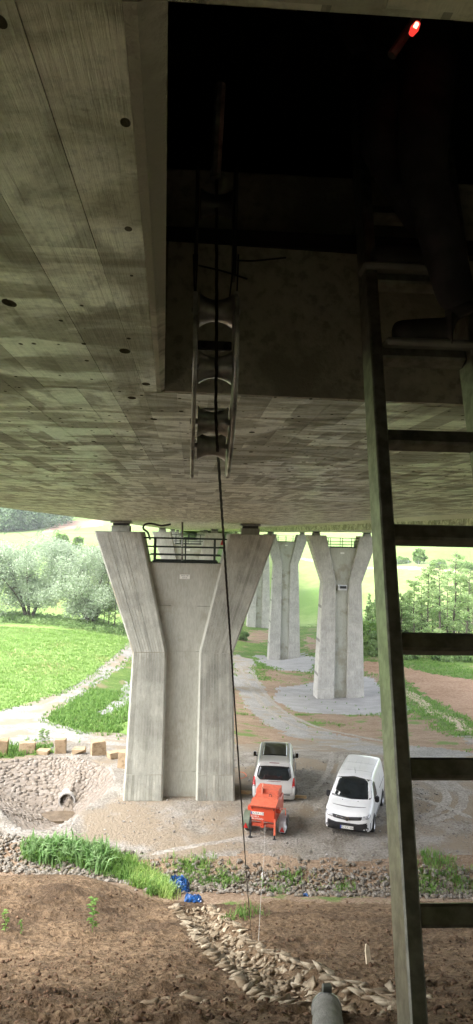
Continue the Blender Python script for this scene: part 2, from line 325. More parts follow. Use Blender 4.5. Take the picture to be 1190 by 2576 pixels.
# gully down the slope
GA = np.array([.38, 23.6]); GB = np.array([1.95, 7.9]); GD = (GB-GA)/np.linalg.norm(GB-GA); GL = np.linalg.norm(GB-GA)
def gully(x, y):
    u = (x-GA[0])*GD[0]+(y-GA[1])*GD[1]; w = (x-GA[0])*(-GD[1])+(y-GA[1])*GD[0]; return u, w   # w>0 is towards +x? sign fixed below
DITCH = ([-14, -9, -6.9, -.4, 10, 20], [30.2, 29.2, 28.5, 26.4, 25.6, 25.2])
TOE = ([-14, -7, -4, -2.5, -.5, 10, 20], [27., 25.9, 25.4, 24.9, 24.3, 24.0, 23.9])
def H(x, y, fine=True):
    x = np.asarray(x, float); y = np.asarray(y, float)
    zr = np.interp(y, [-10, 2.4, 9.3, 16, 21, 24., 25, 40], [10.15, 10.05, 6.35, 3.25, 1.3, .15, 0, 0])
    zl = np.interp(y, [-10, 2.4, 9.3, 16, 18, 22, 24.4, 25.6, 26.6, 40], [10.15, 10.05, 6.35, 3.05, 2.4, 1.7, .95, .25, 0, 0])
    w = sstep(-3.6, -.6, x); zn = zl*(1-w)+zr*w
    zf = rbf(x, y); s = sstep(25, 29, y); z = zn*(1-s)+zf*s
    yd = np.interp(x, *DITCH); z = z-.38*np.exp(-((y-yd)/.95)**2)
    u, wv = gully(x, y); ends = sstep(-.3, .6, u)*(1-sstep(GL-.2, GL+.4, u))
    z = z-.30*np.exp(-(np.abs(wv)/.52)**3)*ends
    if fine:
        slope = (1-sstep(22.5, 25.5, y))*sstep(1, 3, y)
        rough = fbm(x*1.1, y*1.1, 3, 3)*.10+fbm(x*5, y*5, 3, 9, .6)*.055+np.maximum(0, fbm(x*2.3, y*4.5, 3, 21))*.12
        z = z+slope*rough
        z = z+sstep(24, 27, y)*(1-sstep(50, 80, y))*fbm(x*.7, y*.7, 4, 5)*.05
        z = z+sstep(60, 120, y)*fbm(x*.05, y*.05, 3, 8)*.5
    t, rz = basin_t(x, y); z = np.where(t < 1.0, np.minimum(z, basin_z(t, rz, np.arctan2(y-BAS_C[1], x-BAS_C[0]))-.12), z)
    e = sstep(0, 4, np.abs(x)-(.36*np.maximum(y, 0)+3.5))*(1-sstep(9, 16, y)); z = z+e*np.maximum(0, 16.5-.75*np.maximum(0, y+1)-z)      # unseen road embankment beside the abutment, added to cut side light
    return z
def h1(x, y): return float(H(np.array([x]), np.array([y]))[0])
def at_g(px, py, y0=5., y1=900.):
    v = ray(px, py); ys = np.exp(np.linspace(math.log(y0), math.log(y1), 1500)); t = ys/v.y
    d = CAM_Z+v.z*t-H(v.x*t, ys); i = int(np.argmax(d < 0)) if (d < 0).any() else len(ys)-1
    i = max(i, 1); a = d[i-1]/(d[i-1]-d[i]) if d[i-1] != d[i] else 0
    Y = ys[i-1]+a*(ys[i]-ys[i-1]); X = v.x*Y/v.y
    return Vector((X, Y, h1(X, Y)))
def inpoly(x, y, poly):
    n = len(poly); r = np.zeros(x.shape, bool)
    for i in range(n):
        x1, y1 = poly[i]; x2, y2 = poly[(i+1) % n]
        c = ((y1 > y) != (y2 > y)); xx = (x2-x1)*(y-y1)/((y2-y1) if y2 != y1 else 1e-9)+x1
        r ^= c & (x < xx)
    return r
def gpoly(pts, **k): return [tuple(at_g(px, py, **k)[:2]) for px, py in pts]
ZONES = [  # (zone, polygon, edge wobble in metres)
 ('road', gpoly([(-250, 1870), (-250, 1815), (0, 1788), (60, 1772), (120, 1752), (170, 1735), (215, 1705), (260, 1672), (300, 1640), (335, 1605), (365, 1605), (365, 1640), (335, 1655), (290, 1690), (250, 1715), (215, 1745), (180, 1770), (140, 1790), (128, 1805), (145, 1822), (210, 1838), (330, 1850), (330, 1880), (240, 1870), (150, 1862), (0, 1878), (-250, 1905)], y0=27), .5),
 ('apron', gpoly([(338, 1700), (310, 1725), (295, 1760), (255, 1785), (235, 1802), (270, 1803), (300, 1787), (338, 1765)], y0=27), .5),
 ('verge', gpoly([(338, 1655), (290, 1690), (250, 1715), (215, 1745), (180, 1770), (140, 1790), (128, 1805), (145, 1822), (210, 1838), (300, 1843), (305, 1815), (338, 1815)], y0=27), .4),
 ('verge', gpoly([(-250, 1890), (0, 1880), (60, 1873), (125, 1876), (130, 1895), (60, 1902), (0, 1908), (-250, 1935)], y0=27), .15),
 ('apron', gpoly([(700, 1728), (790, 1716), (930, 1700), (960, 1728), (1040, 1782), (1000, 1797), (860, 1797), (745, 1790), (690, 1757)], y0=27), .7),
 ('apron', gpoly([(640, 1646), (760, 1643), (797, 1653), (794, 1690), (740, 1688), (700, 1684), (655, 1668)], y0=27), 1.5),
 ('road', gpoly([(580, 1648), (600, 1646), (640, 1660), (640, 1690), (668, 1740), (705, 1785), (762, 1822), (850, 1847), (960, 1869), (1190, 1895), (1400, 1920), (1400, 1950), (1190, 1930), (960, 1903), (840, 1880), (730, 1850), (665, 1818), (622, 1780), (600, 1740), (580, 1720)], y0=27), .6),
 ('earth', gpoly([(585, 1797), (640, 1802), (690, 1832), (745, 1850), (760, 1860), (690, 1870), (585, 1872)], y0=27), .7),
 ('earth', gpoly([(655, 1684), (720, 1686), (792, 1692), (794, 1717), (700, 1726), (672, 1708)], y0=27), 1.),
 ('earth', gpoly([(735, 1797), (800, 1795), (900, 1797), (1000, 1800), (1045, 1790), (1120, 1840), (1190, 1872), (1300, 1900), (1190, 1897), (960, 1870), (850, 1848), (770, 1826)], y0=27), .7),
 ('path', gpoly([(1008, 1722), (1060, 1752), (1120, 1795), (1190, 1832), (1400, 1925), (1400, 1950), (1190, 1850), (1100, 1803), (1050, 1772), (1008, 1740)], y0=27), .5),
 ('plough', gpoly([(915, 1662), (1000, 1672), (1190, 1712), (1450, 1765), (1450, 1900), (1190, 1815), (1100, 1765), (1040, 1722), (1000, 1702), (915, 1690)], y0=27), .8),
 ('earth', gpoly([(330, 2165), (640, 2150), (900, 2162), (1190, 2150), (1450, 2150), (1450, 2230), (1190, 2225), (900, 2198), (640, 2185), (480, 2190)], y0=25.5), .35),
 ('hillbrown', [tuple(at_g(px, py)[:2]) for px, py in [(100, 1341), (140, 1320), (165, 1311), (260, 1306), (262, 1322), (180, 1331)]], 2.),
 ('path', [tuple(at_g(px, py)[:2]) for px, py in [(900, 1420), (985, 1426), (1080, 1431), (1300, 1442), (1300, 1447), (1080, 1436), (985, 1431), (900, 1425)]], 1.),
 ('path', [tuple(at_g(px, py)[:2]) for px, py in [(755, 1402), (800, 1410), (830, 1416), (830, 1420), (800, 1415), (755, 1407)]], 1.),
 ('earth', gpoly([(600, 1586), (690, 1584), (690, 1612), (640, 1618), (600, 1612)], y0=27), 1.),
 ('earth', gpoly([(770, 1600), (800, 1612), (815, 1640), (790, 1642), (765, 1625)], y0=27), 1.),
]
ZN = ['soil', 'ditch', 'yard', 'road', 'apron', 'verge', 'earth', 'path', 'plough', 'hillbrown', 'meadow', 'crop']
def zone_of(x, y):
    out = np.full(x.shape, -1)
    wx = fbm(x*.9, y*.9, 4, 31)+.5*fbm(x*4, y*4, 2, 61); wy = fbm(x*.9+40, y*.9, 4, 37)+.5*fbm(x*4, y*4, 2, 67)
    yt = np.interp(x, *TOE)+wx*.35; yd = np.interp(x, *DITCH)
    out[y < yt] = 0
    out[(out < 0) & (y < yd+1.15+wy*.35)] = 1
    for name, poly, wob in ZONES:
        m = (out < 0) & inpoly(x+wx*wob, y+wy*wob, poly); out[m] = ZN.index(name)
    rest = out < 0
    ylim = np.where(x < -2, 46., 52.)+wx*2
    out[rest & (y < ylim)] = 2
    rest = out < 0
    out[rest & (x < -.05*y) & (y < 190+wx*8)] = 10
    rest = out < 0
    out[rest & (x > -.05*y) & (y < 100+wx*6) & (x < .30*y-3)] = 6
    rest = out < 0
    out[rest & (y < 190+wx*10)] = 5
    out[out < 0] = 11
    return out
# grid: fan of columns from a pole behind the abutment, rows growing with distance
POLE = -4.0
tc = np.tan(np.radians(np.concatenate([np.arange(-62, -20, 2.0), np.arange(-20, 26, .11), np.arange(26, 64, 2.0)])))
rows = [2.0]
while rows[-1] < 28: rows.append(rows[-1]*1.0055+.012)
while rows[-1] < 950: rows.append(rows[-1]*1.0085)
yr = np.array(rows); GX = tc[None, :]*(yr[:, None]-POLE); GY = np.repeat(yr[:, None], len(tc), 1)
GZ = H(GX, GY); nr, nc = GX.shape
_lgx = tc
def Hf(x, y):
    x = np.asarray(x, float); y = np.asarray(y, float); i = np.clip(np.searchsorted(yr, y)-1, 0, nr-2); t = x/(y-POLE); j = np.clip(np.searchsorted(_lgx, t)-1, 0, nc-2)
    fy = np.clip((y-yr[i])/(yr[i+1]-yr[i]), 0, 1); fx = np.clip((t-_lgx[j])/(_lgx[j+1]-_lgx[j]), 0, 1)
    return (GZ[i, j]*(1-fx)+GZ[i, j+1]*fx)*(1-fy)+(GZ[i+1, j]*(1-fx)+GZ[i+1, j+1]*fx)*fy
def h1(x, y): return float(Hf(x, y))
def at_g(px, py, y0=5., y1=900.):
    v = ray(px, py); ys = np.exp(np.linspace(math.log(y0), math.log(y1), 900)); t = ys/v.y
    d = CAM_Z+v.z*t-Hf(v.x*t, ys); i = int(np.argmax(d < 0)) if (d < 0).any() else len(ys)-1
    i = max(i, 1); a = d[i-1]/(d[i-1]-d[i]) if d[i-1] != d[i] else 0
    Y = ys[i-1]+a*(ys[i]-ys[i-1]); X = v.x*Y/v.y
    return Vector((X, Y, h1(X, Y)))
print('terrain z', GZ.min(), GZ.max())
cx = (GX[:-1, :-1]+GX[1:, 1:])/2; cy = (GY[:-1, :-1]+GY[1:, 1:])/2; ZI = zone_of(cx, cy)
idx = np.arange(nr*nc).reshape(nr, nc); quads = np.stack([idx[:-1, :-1], idx[:-1, 1:], idx[1:, 1:], idx[1:, :-1]], -1)
Vall = np.stack([GX, GY, GZ], -1).reshape(-1, 3)
ZNAMES = {'soil': 'soil_slope', 'ditch': 'ditch_bed', 'yard': 'gravel_yard', 'road': 'gravel_road', 'apron': 'gravel_apron', 'verge': 'grass_verge', 'earth': 'bare_earth', 'path': 'sandy_path', 'plough': 'ploughed_field', 'hillbrown': 'brown_hill_field', 'meadow': 'meadow', 'crop': 'hillside_field'}
M['ditch'] = M['earth']
for k, zn in enumerate(ZN):
    q = quads[ZI == k]
    if not len(q): continue
    u, inv = np.unique(q.ravel(), return_inverse=True)
    o = link(ZNAMES[zn], arr_mesh(ZNAMES[zn], Vall[u], inv.reshape(-1, 4)), M[zn], smooth=True); tag(o, kind='structure')
def ribbon(name, pts, w, mat, lift=.012, fade=None):
    P = spline2(pts, 14); V = []; F = []
    for i, p in enumerate(P):
        t = (P[min(i+1, len(P)-1)]-P[max(i-1, 0)]); t.z = 0; t.normalize(); s = Vector((-t.y, t.x, 0)); ww = w*(.75+.5*vnoise(np.array([i*.7]), np.array([w*10]), 3)[0])*(min(1, i/3+.1, (len(P)-1-i)/3+.1))
        for k in (-1, -.33, .33, 1): q = p+s*ww*.5*k; V.append((q.x, q.y, h1(q.x, q.y)+lift*(1 if abs(k) < .5 else .1)))
    for i in range(len(P)-1):
        for j in range(3): F.append((i*4+j, i*4+j+1, (i+1)*4+j+1, (i+1)*4+j))
    return tag(link(name, pydata(name, V, F), mat, smooth=True), kind='structure')
def spline2(pts, k):
    P = [Vector(p) for p in pts]; P = [P[0]*2-P[1]]+P+[P[-1]*2-P[-2]]; out = []
    for i in range(1, len(P)-2):
        for j in range(k):
            t = j/k; a, b_, c, d = P[i-1], P[i], P[i+1], P[i+2]; out.append(.5*((2*b_)+(-a+c)*t+(2*a-5*b_+4*c-d)*t*t+(-a+3*b_-3*c+d)*t**3))
    out.append(P[-2]); return out
for pts, w in [([(598, 1668), (618, 1705), (640, 1745), (690, 1798), (760, 1834), (880, 1862), (980, 1880)], .5), ([(618, 1662), (640, 1700), (665, 1742), (715, 1790), (790, 1826), (900, 1852), (985, 1868)], .5), ([(985, 1925), (1060, 1935), (1130, 1960), (1165, 2000), (1150, 2040), (1080, 2070)], .4), ([(985, 1950), (1060, 1962), (1110, 1985), (1125, 2010), (1100, 2040), (1040, 2060)], .4), ([(600, 1900), (700, 1890), (800, 1885), (950, 1890)], .4), ([(60, 1830), (150, 1845), (240, 1855), (325, 1862)], .45), ([(40, 1850), (150, 1858), (320, 1872)], .4), ([(620, 2105), (540, 2120), (450, 2135), (380, 2150)], .3), ([(1000, 2000), (1060, 2010), (1120, 2030), (1190, 2060)], .35), ([(760, 2010), (800, 1975), (830, 1930), (835, 1890)], .3), ([(790, 2040), (830, 1990), (855, 1940), (860, 1895)], .3), ([(5, 1800), (70, 1785), (140, 1762), (200, 1725), (250, 1690), (330, 1622)], .5)]:
    ribbon('wheel_rut', [at_g(x, y, y0=27) for x, y in pts], w, M['rut'])
DKCROP = simple('tramline_crop', (.11, .18, .05), .9, var=.2, scale=.3)
for pts in [[(92, 1348), (94, 1340), (99, 1334)], [(101, 1347), (103, 1340), (108, 1333)], [(135, 1345), (136, 1338), (142, 1333), (150, 1336), (160, 1340), (190, 1343), (270, 1344)], [(143, 1346), (144, 1339), (148, 1334)], [(186, 1335), (192, 1328), (196, 1324)], [(193, 1336), (198, 1329), (203, 1324)], [(10, 1345), (14, 1339), (25, 1336), (45, 1340), (62, 1348), (80, 1352), (100, 1349)], [(0, 1358), (40, 1366), (100, 1371)]]:
    try: ribbon('crop_tramline', [at_g(x, y, y0=250) for x, y in pts], 1.3, DKCROP, .25)
    except Exception as ex: print('tram', ex)
b = MB(); b.box((0, -2.5, 9.6), (60, 9.4, .98)); tag(b.build('abutment_berm', M['soil']), kind='structure')

# ------------------------------------------------------------------ near bridge: box girder with the open manhole
GRADE = -.005
SOF0 = CAM_Z+.45
def sof(y): return SOF0+GRADE*y
def at_s(px, py):
    v = ray(px, py); t = .45/(v.z-GRADE*v.y); return Vector((v.x*t, v.y*t, CAM_Z+v.z*t))
HX0 = -.085; HY1 = 2.386; HY0 = .621; HX1 = 1.35
def hx(y): return -.056-.0278*(y-.62)          # the manhole sits a little askew
def hfar(x): return 2.391+.0555*x
SX0, SX1 = -4.2, 5.0
BY0, BY1 = -1.6, 440.
def deck(name, x0, x1, hatch, label):
    root = empty(name, ((x0+x1)/2, 0, 0)); ox = root.location.x
    def B(mb, a0, a1, y0, y1, z0, z1, a0t=None, a1t=None):
        a0t = a0 if a0t is None else a0t; a1t = a1 if a1t is None else a1t
        mb.hexa([(a0-ox, y0, sof(y0)+z0), (a1-ox, y0, sof(y0)+z0), (a1-ox, y1, sof(y1)+z0), (a0-ox, y1, sof(y1)+z0),
                 (a0t-ox, y0, sof(y0)+z1), (a1t-ox, y0, sof(y0)+z1), (a1t-ox, y1, sof(y1)+z1), (a0t-ox, y1, sof(y1)+z1)])
    m = MB()
    if hatch:
        def Q(c):
            m.hexa([(x-ox, y, sof(y)) for x, y in c]+[(x-ox, y, sof(y)+.48) for x, y in c])
        Q([(x0, HY0), (hx(HY0), HY0), (hx(HY1), hfar(hx(HY1))), (x0, hfar(x0))]); Q([(HX1, HY0), (x1, HY0), (x1, hfar(x1)), (HX1, hfar(HX1))])
        B(m, x0, x1, BY0, HY0, 0, .48); Q([(x0, hfar(x0)), (x1, hfar(x1)), (x1, BY1), (x0, BY1)])
    else: B(m, x0, x1, BY0, BY1, 0, .48)
    s = m.build('bottom_slab', M['soffit_far'] if not hatch else M['soffit_far'], root)
    for sg, xx in ((-1, x0), (1, x1)):
        m = MB()
        a, bb = (xx, xx+.45) if sg < 0 else (xx-.45, xx)
        B(m, a, bb, BY0, BY1, .482, 3.0, a+sg*.75, bb+sg*.75)
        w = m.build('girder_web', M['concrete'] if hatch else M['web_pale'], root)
        # casting joints on the web: each segment is a panel
        m = MB(); B(m, xx+sg*.75+(0 if sg < 0 else -.1)-(.0 if sg < 0 else 0), xx+sg*.75+(.1 if sg < 0 else 0), BY0, BY1, 3.0, 3.02); 
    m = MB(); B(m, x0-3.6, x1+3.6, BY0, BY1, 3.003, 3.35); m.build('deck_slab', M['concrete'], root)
    for sg, xx in ((-1, x0-3.6), (1, x1+3.6)):
        m = MB(); B(m, xx-(.3 if sg < 0 else -.003), xx+(.3 if sg > 0 else -.003), BY0, BY1, 2.75, 3.7); m.build('edge_beam', M['concrete_pale'], root)
    m = MB(); B(m, x0-.6, x1+.6, BY0-.3, BY0-.002, .0, 3.3); m.build('end_diaphragm', M['concrete'], root)
    tag(root, label, 'bridge'); return root
bridge = deck('motorway_bridge', SX0, SX1, True, 'concrete box girder bridge directly overhead with an open manhole in its soffit')
bridge2 = deck('motorway_bridge', 13.05, 21.6, False, 'parallel concrete girder bridge beyond, right of the overhead bridge')
slab = [c for c in bridge.children if c.name.startswith('bottom_slab')][0]
slab2 = [c for c in bridge2.children if c.name.startswith('bottom_slab')][0]
for yj in (20, 33, 46, 59, 84):                     # cover strips at the casting joints of the other girder
    m = MB()
    for sg in (-1,): m.hexa([(13.05-.004-.001, yj, sof(yj)+.02)]*0 or [(13.03-17.325, yj, sof(yj)+.5), (13.049-17.325, yj, sof(yj)+.5), (13.049-17.325, yj+.05, sof(yj)+.5), (13.03-17.325, yj+.05, sof(yj)+.5), (12.30-17.325, yj, sof(yj)+2.98), (12.315-17.325, yj, sof(yj)+2.98), (12.315-17.325, yj+.05, sof(yj)+2.98), (12.30-17.325, yj+.05, sof(yj)+2.98)])
    m.build('casting_joint', M['concrete'], bridge2)
OX = (SX0+SX1)/2
# board prints of the soffit: the 300 that show largest
BWD = .105; boards = []
xb = -4.15; ncol = 0
while xb < 4.35:
    rr = random.Random(int(xb*1000)+5)
    ys = [BY0+.05]; y = BY0-rr.uniform(0, 2.4)
    while y < 60:
        y += rr.uniform(1.6, 3.4) if y < 6 else rr.uniform(3.0, 5.0)
        if y > ys[0]: ys.append(y)
    for a, c in zip(ys[:-1], ys[1:]):
        segs = [(a, c)]
        if -.17 < xb < -.12:
            cut = sorted({a, c, *[q for q in (HY0-.001, hfar(xb)+.012) if a < q < c]}); segs = list(zip(cut[:-1], cut[1:]))
        elif xb > -.12 and xb < HX1:
            segs = [(s0, min(s1, HY0-.01)) for s0, s1 in segs if s0 < HY0-.01]+[(max(s0, hfar(xb)+.012), s1) for s0, s1 in segs if s1 > hfar(xb)+.012]
        for (s0, s1) in segs:
            if s1-s0 < .12: continue
            xm = xb+BWD/2; near = max(s0, 0.5)
            if s1 < .5: continue
            ang = BWD*(1/near-1/s1)/max(.3, 1) if s1 > near else 0
            if abs(xm) > .42*s1+.1: continue
            boards.append((ang, xb, s0, s1))
    xb += BWD
boards.sort(reverse=True)
for ang, xb, s0, s1 in boards[:300]:
    t = random.uniform(.001, .002); g = .0003; dz = random.uniform(-.0006, .0006)
    inner = -.17 < xb < -.12 and s0 > HY0-.01 and s1 < HY1+.03
    def xr(y): return hx(y)-.013 if inner else xb+BWD-g
    p = [(xb+g-OX, s0+.0003, sof(s0)-t), (xr(s0)-OX, s0+.0003, sof(s0)-t-dz), (xr(s1)-OX, s1-.0003, sof(s1)-t-dz), (xb+g-OX, s1-.0003, sof(s1)-t)]
    m = MB(); m.hexa(p+[(q[0], q[1], sof(q[1])+.001) for q in p]); m.build('board_print', M['soffit'], slab)
# rounded lip and trim of the manhole
def SP(x, y, dz): return (x-OX, y, sof(y)+dz)
m = MB(); a, c = HY0+.002, HY1-.004
m.hexa([SP(hx(a)-.0125, a, -.0012), SP(hx(a), a, -.0012), SP(hx(c), c, -.0012), SP(hx(c)-.0125, c, -.0012), SP(hx(a)-.0125, a, .0), SP(hx(a)+.026, a, .008), SP(hx(c)+.012, c, .008), SP(hx(c)-.0125, c, .0)])
m.build('manhole_lip', M['shaft'], bridge)
m = MB(); a, c = hx(HY1)+.013, HX1
m.hexa([SP(a, hfar(a)-.012, 0), SP(c, hfar(c)-.012, 0), SP(c, hfar(c)-.001, 0), SP(a, hfar(a)-.001, 0), SP(a, hfar(a)-.012, .485), SP(c, hfar(c)-.012, .485), SP(c, hfar(c)-.001, .485), SP(a, hfar(a)-.001, .485)])
m.build('manhole_face', M['shaft'], bridge)
m = MB(); m.box((.55-OX, HY1+.55, sof(HY1)+.48+.2), (4.5, .5, .40)); m.build('inner_sill', M['shaft'], bridge, bevel=.01)
m = MB(); m.box((.55-OX, HY1+.02, sof(HY1)+.512), (3.2, .05, .05)); m.build('steel_angle', simple('dark_steel', (.06, .058, .055), .5, .7), bridge)
# abutment behind the photographer
ab = empty('bridge_abutment', (.4, -2.4, 9.0)); tag(ab, 'concrete abutment wall under the near end of the overhead bridge', 'abutment')
m = MB(); m.box((0, -.4, 2.6), (26, 1.0, 6.4)); m.build('abutment_wall', M['concrete'], ab)
for sg in (-1, 1):
    m = MB(); m.box((sg*13.4, -3, 2.6), (.8, 6, 6.4)); m.build('wing_wall', M['concrete'], ab)

# ------------------------------------------------------------------ piers
def octo(u0, u1, d0, d1, z, c=.07):
    return [(u0+c, d0, z), (u1-c, d0, z), (u1, d0+c, z), (u1, d1-c, z), (u1-c, d1, z), (u0+c, d1, z), (u0, d1-c, z), (u0, d0+c, z)]
def loft(mb, rings):
    n = len(rings[0]); vv = [p for r in rings for p in r]; ff = [tuple(range(n))[::-1], tuple((len(rings)-1)*n+k for k in range(n))]
    for i in range(len(rings)-1):
        for k in range(n): ff.append((i*n+k, i*n+(k+1) % n, (i+1)*n+(k+1) % n, (i+1)*n+k))
    mb.add(vv, ff)
STEEL = simple('railing_steel', (.035, .045, .042), .45, .6); GALV = simple('galvanised', (.42, .43, .44), .4, .8, var=.1)
RUBBER = simple('bearing_dark', (.055, .055, .05), .6); PLATE = simple('bearing_plate', (.32, .32, .31), .45, .5); BLACKP = simple('black_plastic', (.012, .012, .013), .5); WHITE = simple('sign_white', (.75, .75, .7), .5, var=.04); INK = simple('ink', (.03, .03, .03), .6)
def text_mesh(body, size, mat, parent, M4, name='lettering', depth=.0015):
    cu = bpy.data.curves.new(name, 'FONT'); cu.body = body; cu.size = size; cu.align_x = 'CENTER'; cu.align_y = 'CENTER'; cu.extrude = depth; cu.resolution_u = 2
    tmp = bpy.data.objects.new(name, cu); COL.objects.link(tmp)
    me = bpy.data.meshes.new_from_object(tmp.evaluated_get(bpy.context.evaluated_depsgraph_get())); bpy.data.objects.remove(tmp); bpy.data.curves.remove(cu)
    me.name = name; me.materials.clear(); o = link(name, me, mat, parent); o.matrix_local = M4; return o
FACE = Matrix.Rotation(R(90), 4, 'X')          # upright, readable from -y
def pier(x, y, zbase, label, near, extra=None):
    ztop = sof(y)-.5; Ht = ztop-zbase
    root = empty('bridge_pier', (x, y, zbase)); tag(root, label, 'bridge pier')
    zb = Ht-5.4; taper = .036
    def lw(z):   # outer half width, inner half width, half depth
        if z <= zb: return 2.27+(zb-z)*taper, .74-(zb-z)*0.0, 1.12+(zb-z)*.02
        f = (z-zb)/5.4; return 2.27+f*1.85, .74+f*1.22, 1.12
    legmat = M['pier_core'] if near else M['pier_far']
    for sg in (-1, 1):
        zs = [-1.2, 1.15, zb, Ht]
        rings = []
        for z in zs:
            o_, i_, d_ = lw(z); u0, u1 = (-o_, -i_) if sg < 0 else (i_, o_); rings.append(octo(u0, u1, -d_, d_, z))
        m = MB(); loft(m, rings); leg = m.build('pier_leg', legmat, root)
        joints = [1.15]+[z for z in np.arange(1.15+4.2, zb-1.5, 4.2)]+[zb] if not near else [1.15, zb]
        for z in joints if not near else []:
            o_, i_, d_ = lw(z); u0, u1 = (-o_, -i_) if sg < 0 else (i_, o_)
            m = MB(); loft(m, [octo(u0-.006, u1+.006, -d_-.006, d_+.006, z-.03), octo(u0-.006, u1+.006, -d_-.006, d_+.006, z+.03)]); m.build('casting_joint', M['pier_core'], leg)
        if near:
            segs = [(.02, 1.13), (1.17, zb-.015), (zb+.015, Ht-.01)]
            for (z0, z1) in segs:
                nb = 12
                for k in range(nb):
                    p = []
                    off = random.uniform(.004, .022)
                    for z, flip in ((z0, 0), (z1, 1)):
                        o_, i_, d_ = lw(z); u0, u1 = (-o_, -i_) if sg < 0 else (i_, o_); u0 += .075; u1 -= .075
                        a = u0+(u1-u0)*k/nb+.008; c = u0+(u1-u0)*(k+1)/nb-.008
                        p.append([(a, -d_-off, z), (c, -d_-off, z), (c, -d_+.002, z), (a, -d_+.002, z)])
                    m = MB(); m.hexa(p[0]+p[1]); m.build('board_print', M['pier_board'], leg)
        # bearing
        be = empty('bearing', (sg*3.0, 0, Ht)); be.parent = root
        m = MB(); m.box((0, 0, .14), (.84, .84, .276)); m.build('plinth', M['pier_core'], be, bevel=.01)
        m = MB(); m.box((0, 0, .335), (.72, .72, .11)); m.build('pot', RUBBER, be, bevel=.01)
        m = MB(); m.box((0, 0, .405), (.98, .86, .03)); m.box((0, 0, .458), (.92, .80, .06)); m.build('sliding_plate', PLATE, be)
    zw = Ht-1.38; hd = .72
    brk = [-1.2, 1.15, zb, zw-1.95, zw] if near else [-1.2, 1.15, zb, zw]
    for a, c in zip(brk[:-1], brk[1:]):
        m = MB(); r_ = []
        for z in (a+.008, c-.008):
            _, i_, d_ = lw(z); r_.append([(-i_-.2, -hd, z), (i_+.2, -hd, z), (i_+.2, hd, z), (-i_-.2, hd, z)])
        m.hexa(r_[0]+r_[1]); m.build('web_wall', M['pier_core'] if near else M['pier_core'], root)
    m = MB(); z = zw-1; m.box((0, 0, zw/2-.3), (1.2, 2*hd-.03, zw-.8)); m.build('web_core', M['pier_core'], root)
    # railing on the web top
    ra = empty('railing', (0, -hd+.06, zw)); ra.parent = root
    iw = lw(Ht-.3)[1]
    for u in (-1.42, .0, 1.36): m = MB(); m.box((u, 0, .55), (.06, .05, 1.1)); m.build('post', STEEL, ra)
    m = MB(); m.box((0, 0, 1.12), (2*iw+.16, .07, .06)); m.build('handrail', STEEL, ra)
    for zz, ww in ((.72, 1.78), (.36, 1.66)): m = MB(); m.box((0, 0, zz), (2*ww, .03, .045)); m.build('rail', STEEL, ra)
    if True:
        m = MB(); m.box((0, 0, .06), (3.0, .02, .1)); m.build('toe_board', STEEL, ra)
    rb = copy_tree(ra, root); rb.location = (0, hd-.06, zw)
    # number plate on the web
    sp = MB(); sp.box((.0, -hd-.012, zw-.62), (.46, .02, .2)); s_ = sp.build('number_plate', WHITE, root)
    if near:
        text_mesh('Pfeiler 80', .085, INK, s_, Matrix.Translation((0, -hd-.024, zw-.575)) @ FACE); text_mesh('Feld 8', .085, INK, s_, Matrix.Translation((0, -hd-.024, zw-.665)) @ FACE)
    return root, zw, Ht
p1y = 33.6
p1, zw1, Ht1 = pier(-.2, p1y+1.1, 0., 'nearest concrete pier with splayed legs, left of the vans', True)
PX2 = at_y(855, 1757, 84.6).x
p2, zw2, Ht2 = pier(PX2, 85.5, h1(PX2, 85)-.1, 'tall concrete pier carrying a floodlight box, left of the ladder', False)
p3, _, _ = pier(PX2, 135.6, h1(PX2, 135.)-.1, 'tall concrete pier in the middle distance between nearest pier and floodlight pier', False)
p4, _, _ = pier(PX2, 186., h1(PX2, 186)-.1, 'farthest visible concrete pier half hidden behind the nearest pier leg', False)
p5, _, _ = pier(PX2, 236., h1(PX2, 236)-.1, 'remote concrete pier hidden behind others under the parallel bridge', False)
q2, zwq, Htq = pier(-.2, 85.5, h1(-.2, 85)-.1, 'second concrete pier seen through the railing of the nearest pier', False)
q3, _, _ = pier(-.2, 135.6, h1(-.2, 135)-.1, 'third concrete pier of the overhead bridge, glimpsed through two railings', False)
q4, _, _ = pier(-.2, 186., h1(-.2, 186)-.1, 'fourth concrete pier of the overhead bridge, tiny at the far end', False)
# floodlight box on pier 2
zb2 = Ht2-5.4
fl = empty('floodlight_box', (.0, -.72, zb2-.55)); fl.parent = p2
m = MB(); m.prism([(0, -.3), (-.55, -.3), (-.65, .12), (-.5, .3), (0, .3)], -.5, .5, 'x'); m.build('housing', simple('lamp_housing', (.6, .61, .63), .5), fl)
m = MB(); m.box((.03, -.66, .06), (.72, .06, .30)); m.build('lamp_window', BLACKP, fl)
# things on pier 1: cable loop, riser pipe, coiled leads
def tube_obj(name, pts, r, mat, parent=None, n=8, smooth=True):
    m = MB(); m.tube(pts, r, n); return m.build(name, mat, parent, smooth)
def spline(pts, k=10):
    P = [Vector(p) for p in pts]; P = [P[0]*2-P[1]]+P+[P[-1]*2-P[-2]]; out = []
    for i in range(1, len(P)-2):
        for j in range(k):
            t = j/k; a, b_, c, d = P[i-1], P[i], P[i+1], P[i+2]
            out.append(.5*((2*b_)+(-a+c)*t+(2*a-5*b_+4*c-d)*t*t+(-a+3*b_-3*c+d)*t**3))
    out.append(P[-2]); return out
YF = p1y+1.1-1.25
tag(tube_obj('power_cable', spline([at_y(378, 1358, YF), at_y(372, 1340, YF), at_y(361, 1330, YF), at_y(364, 1320, YF), at_y(380, 1317, YF), at_y(405, 1322, YF), at_y(430, 1319, YF)], 8), .045, BLACKP), 'black cable looping from the left leg top of the nearest pier to the soffit', 'cable')
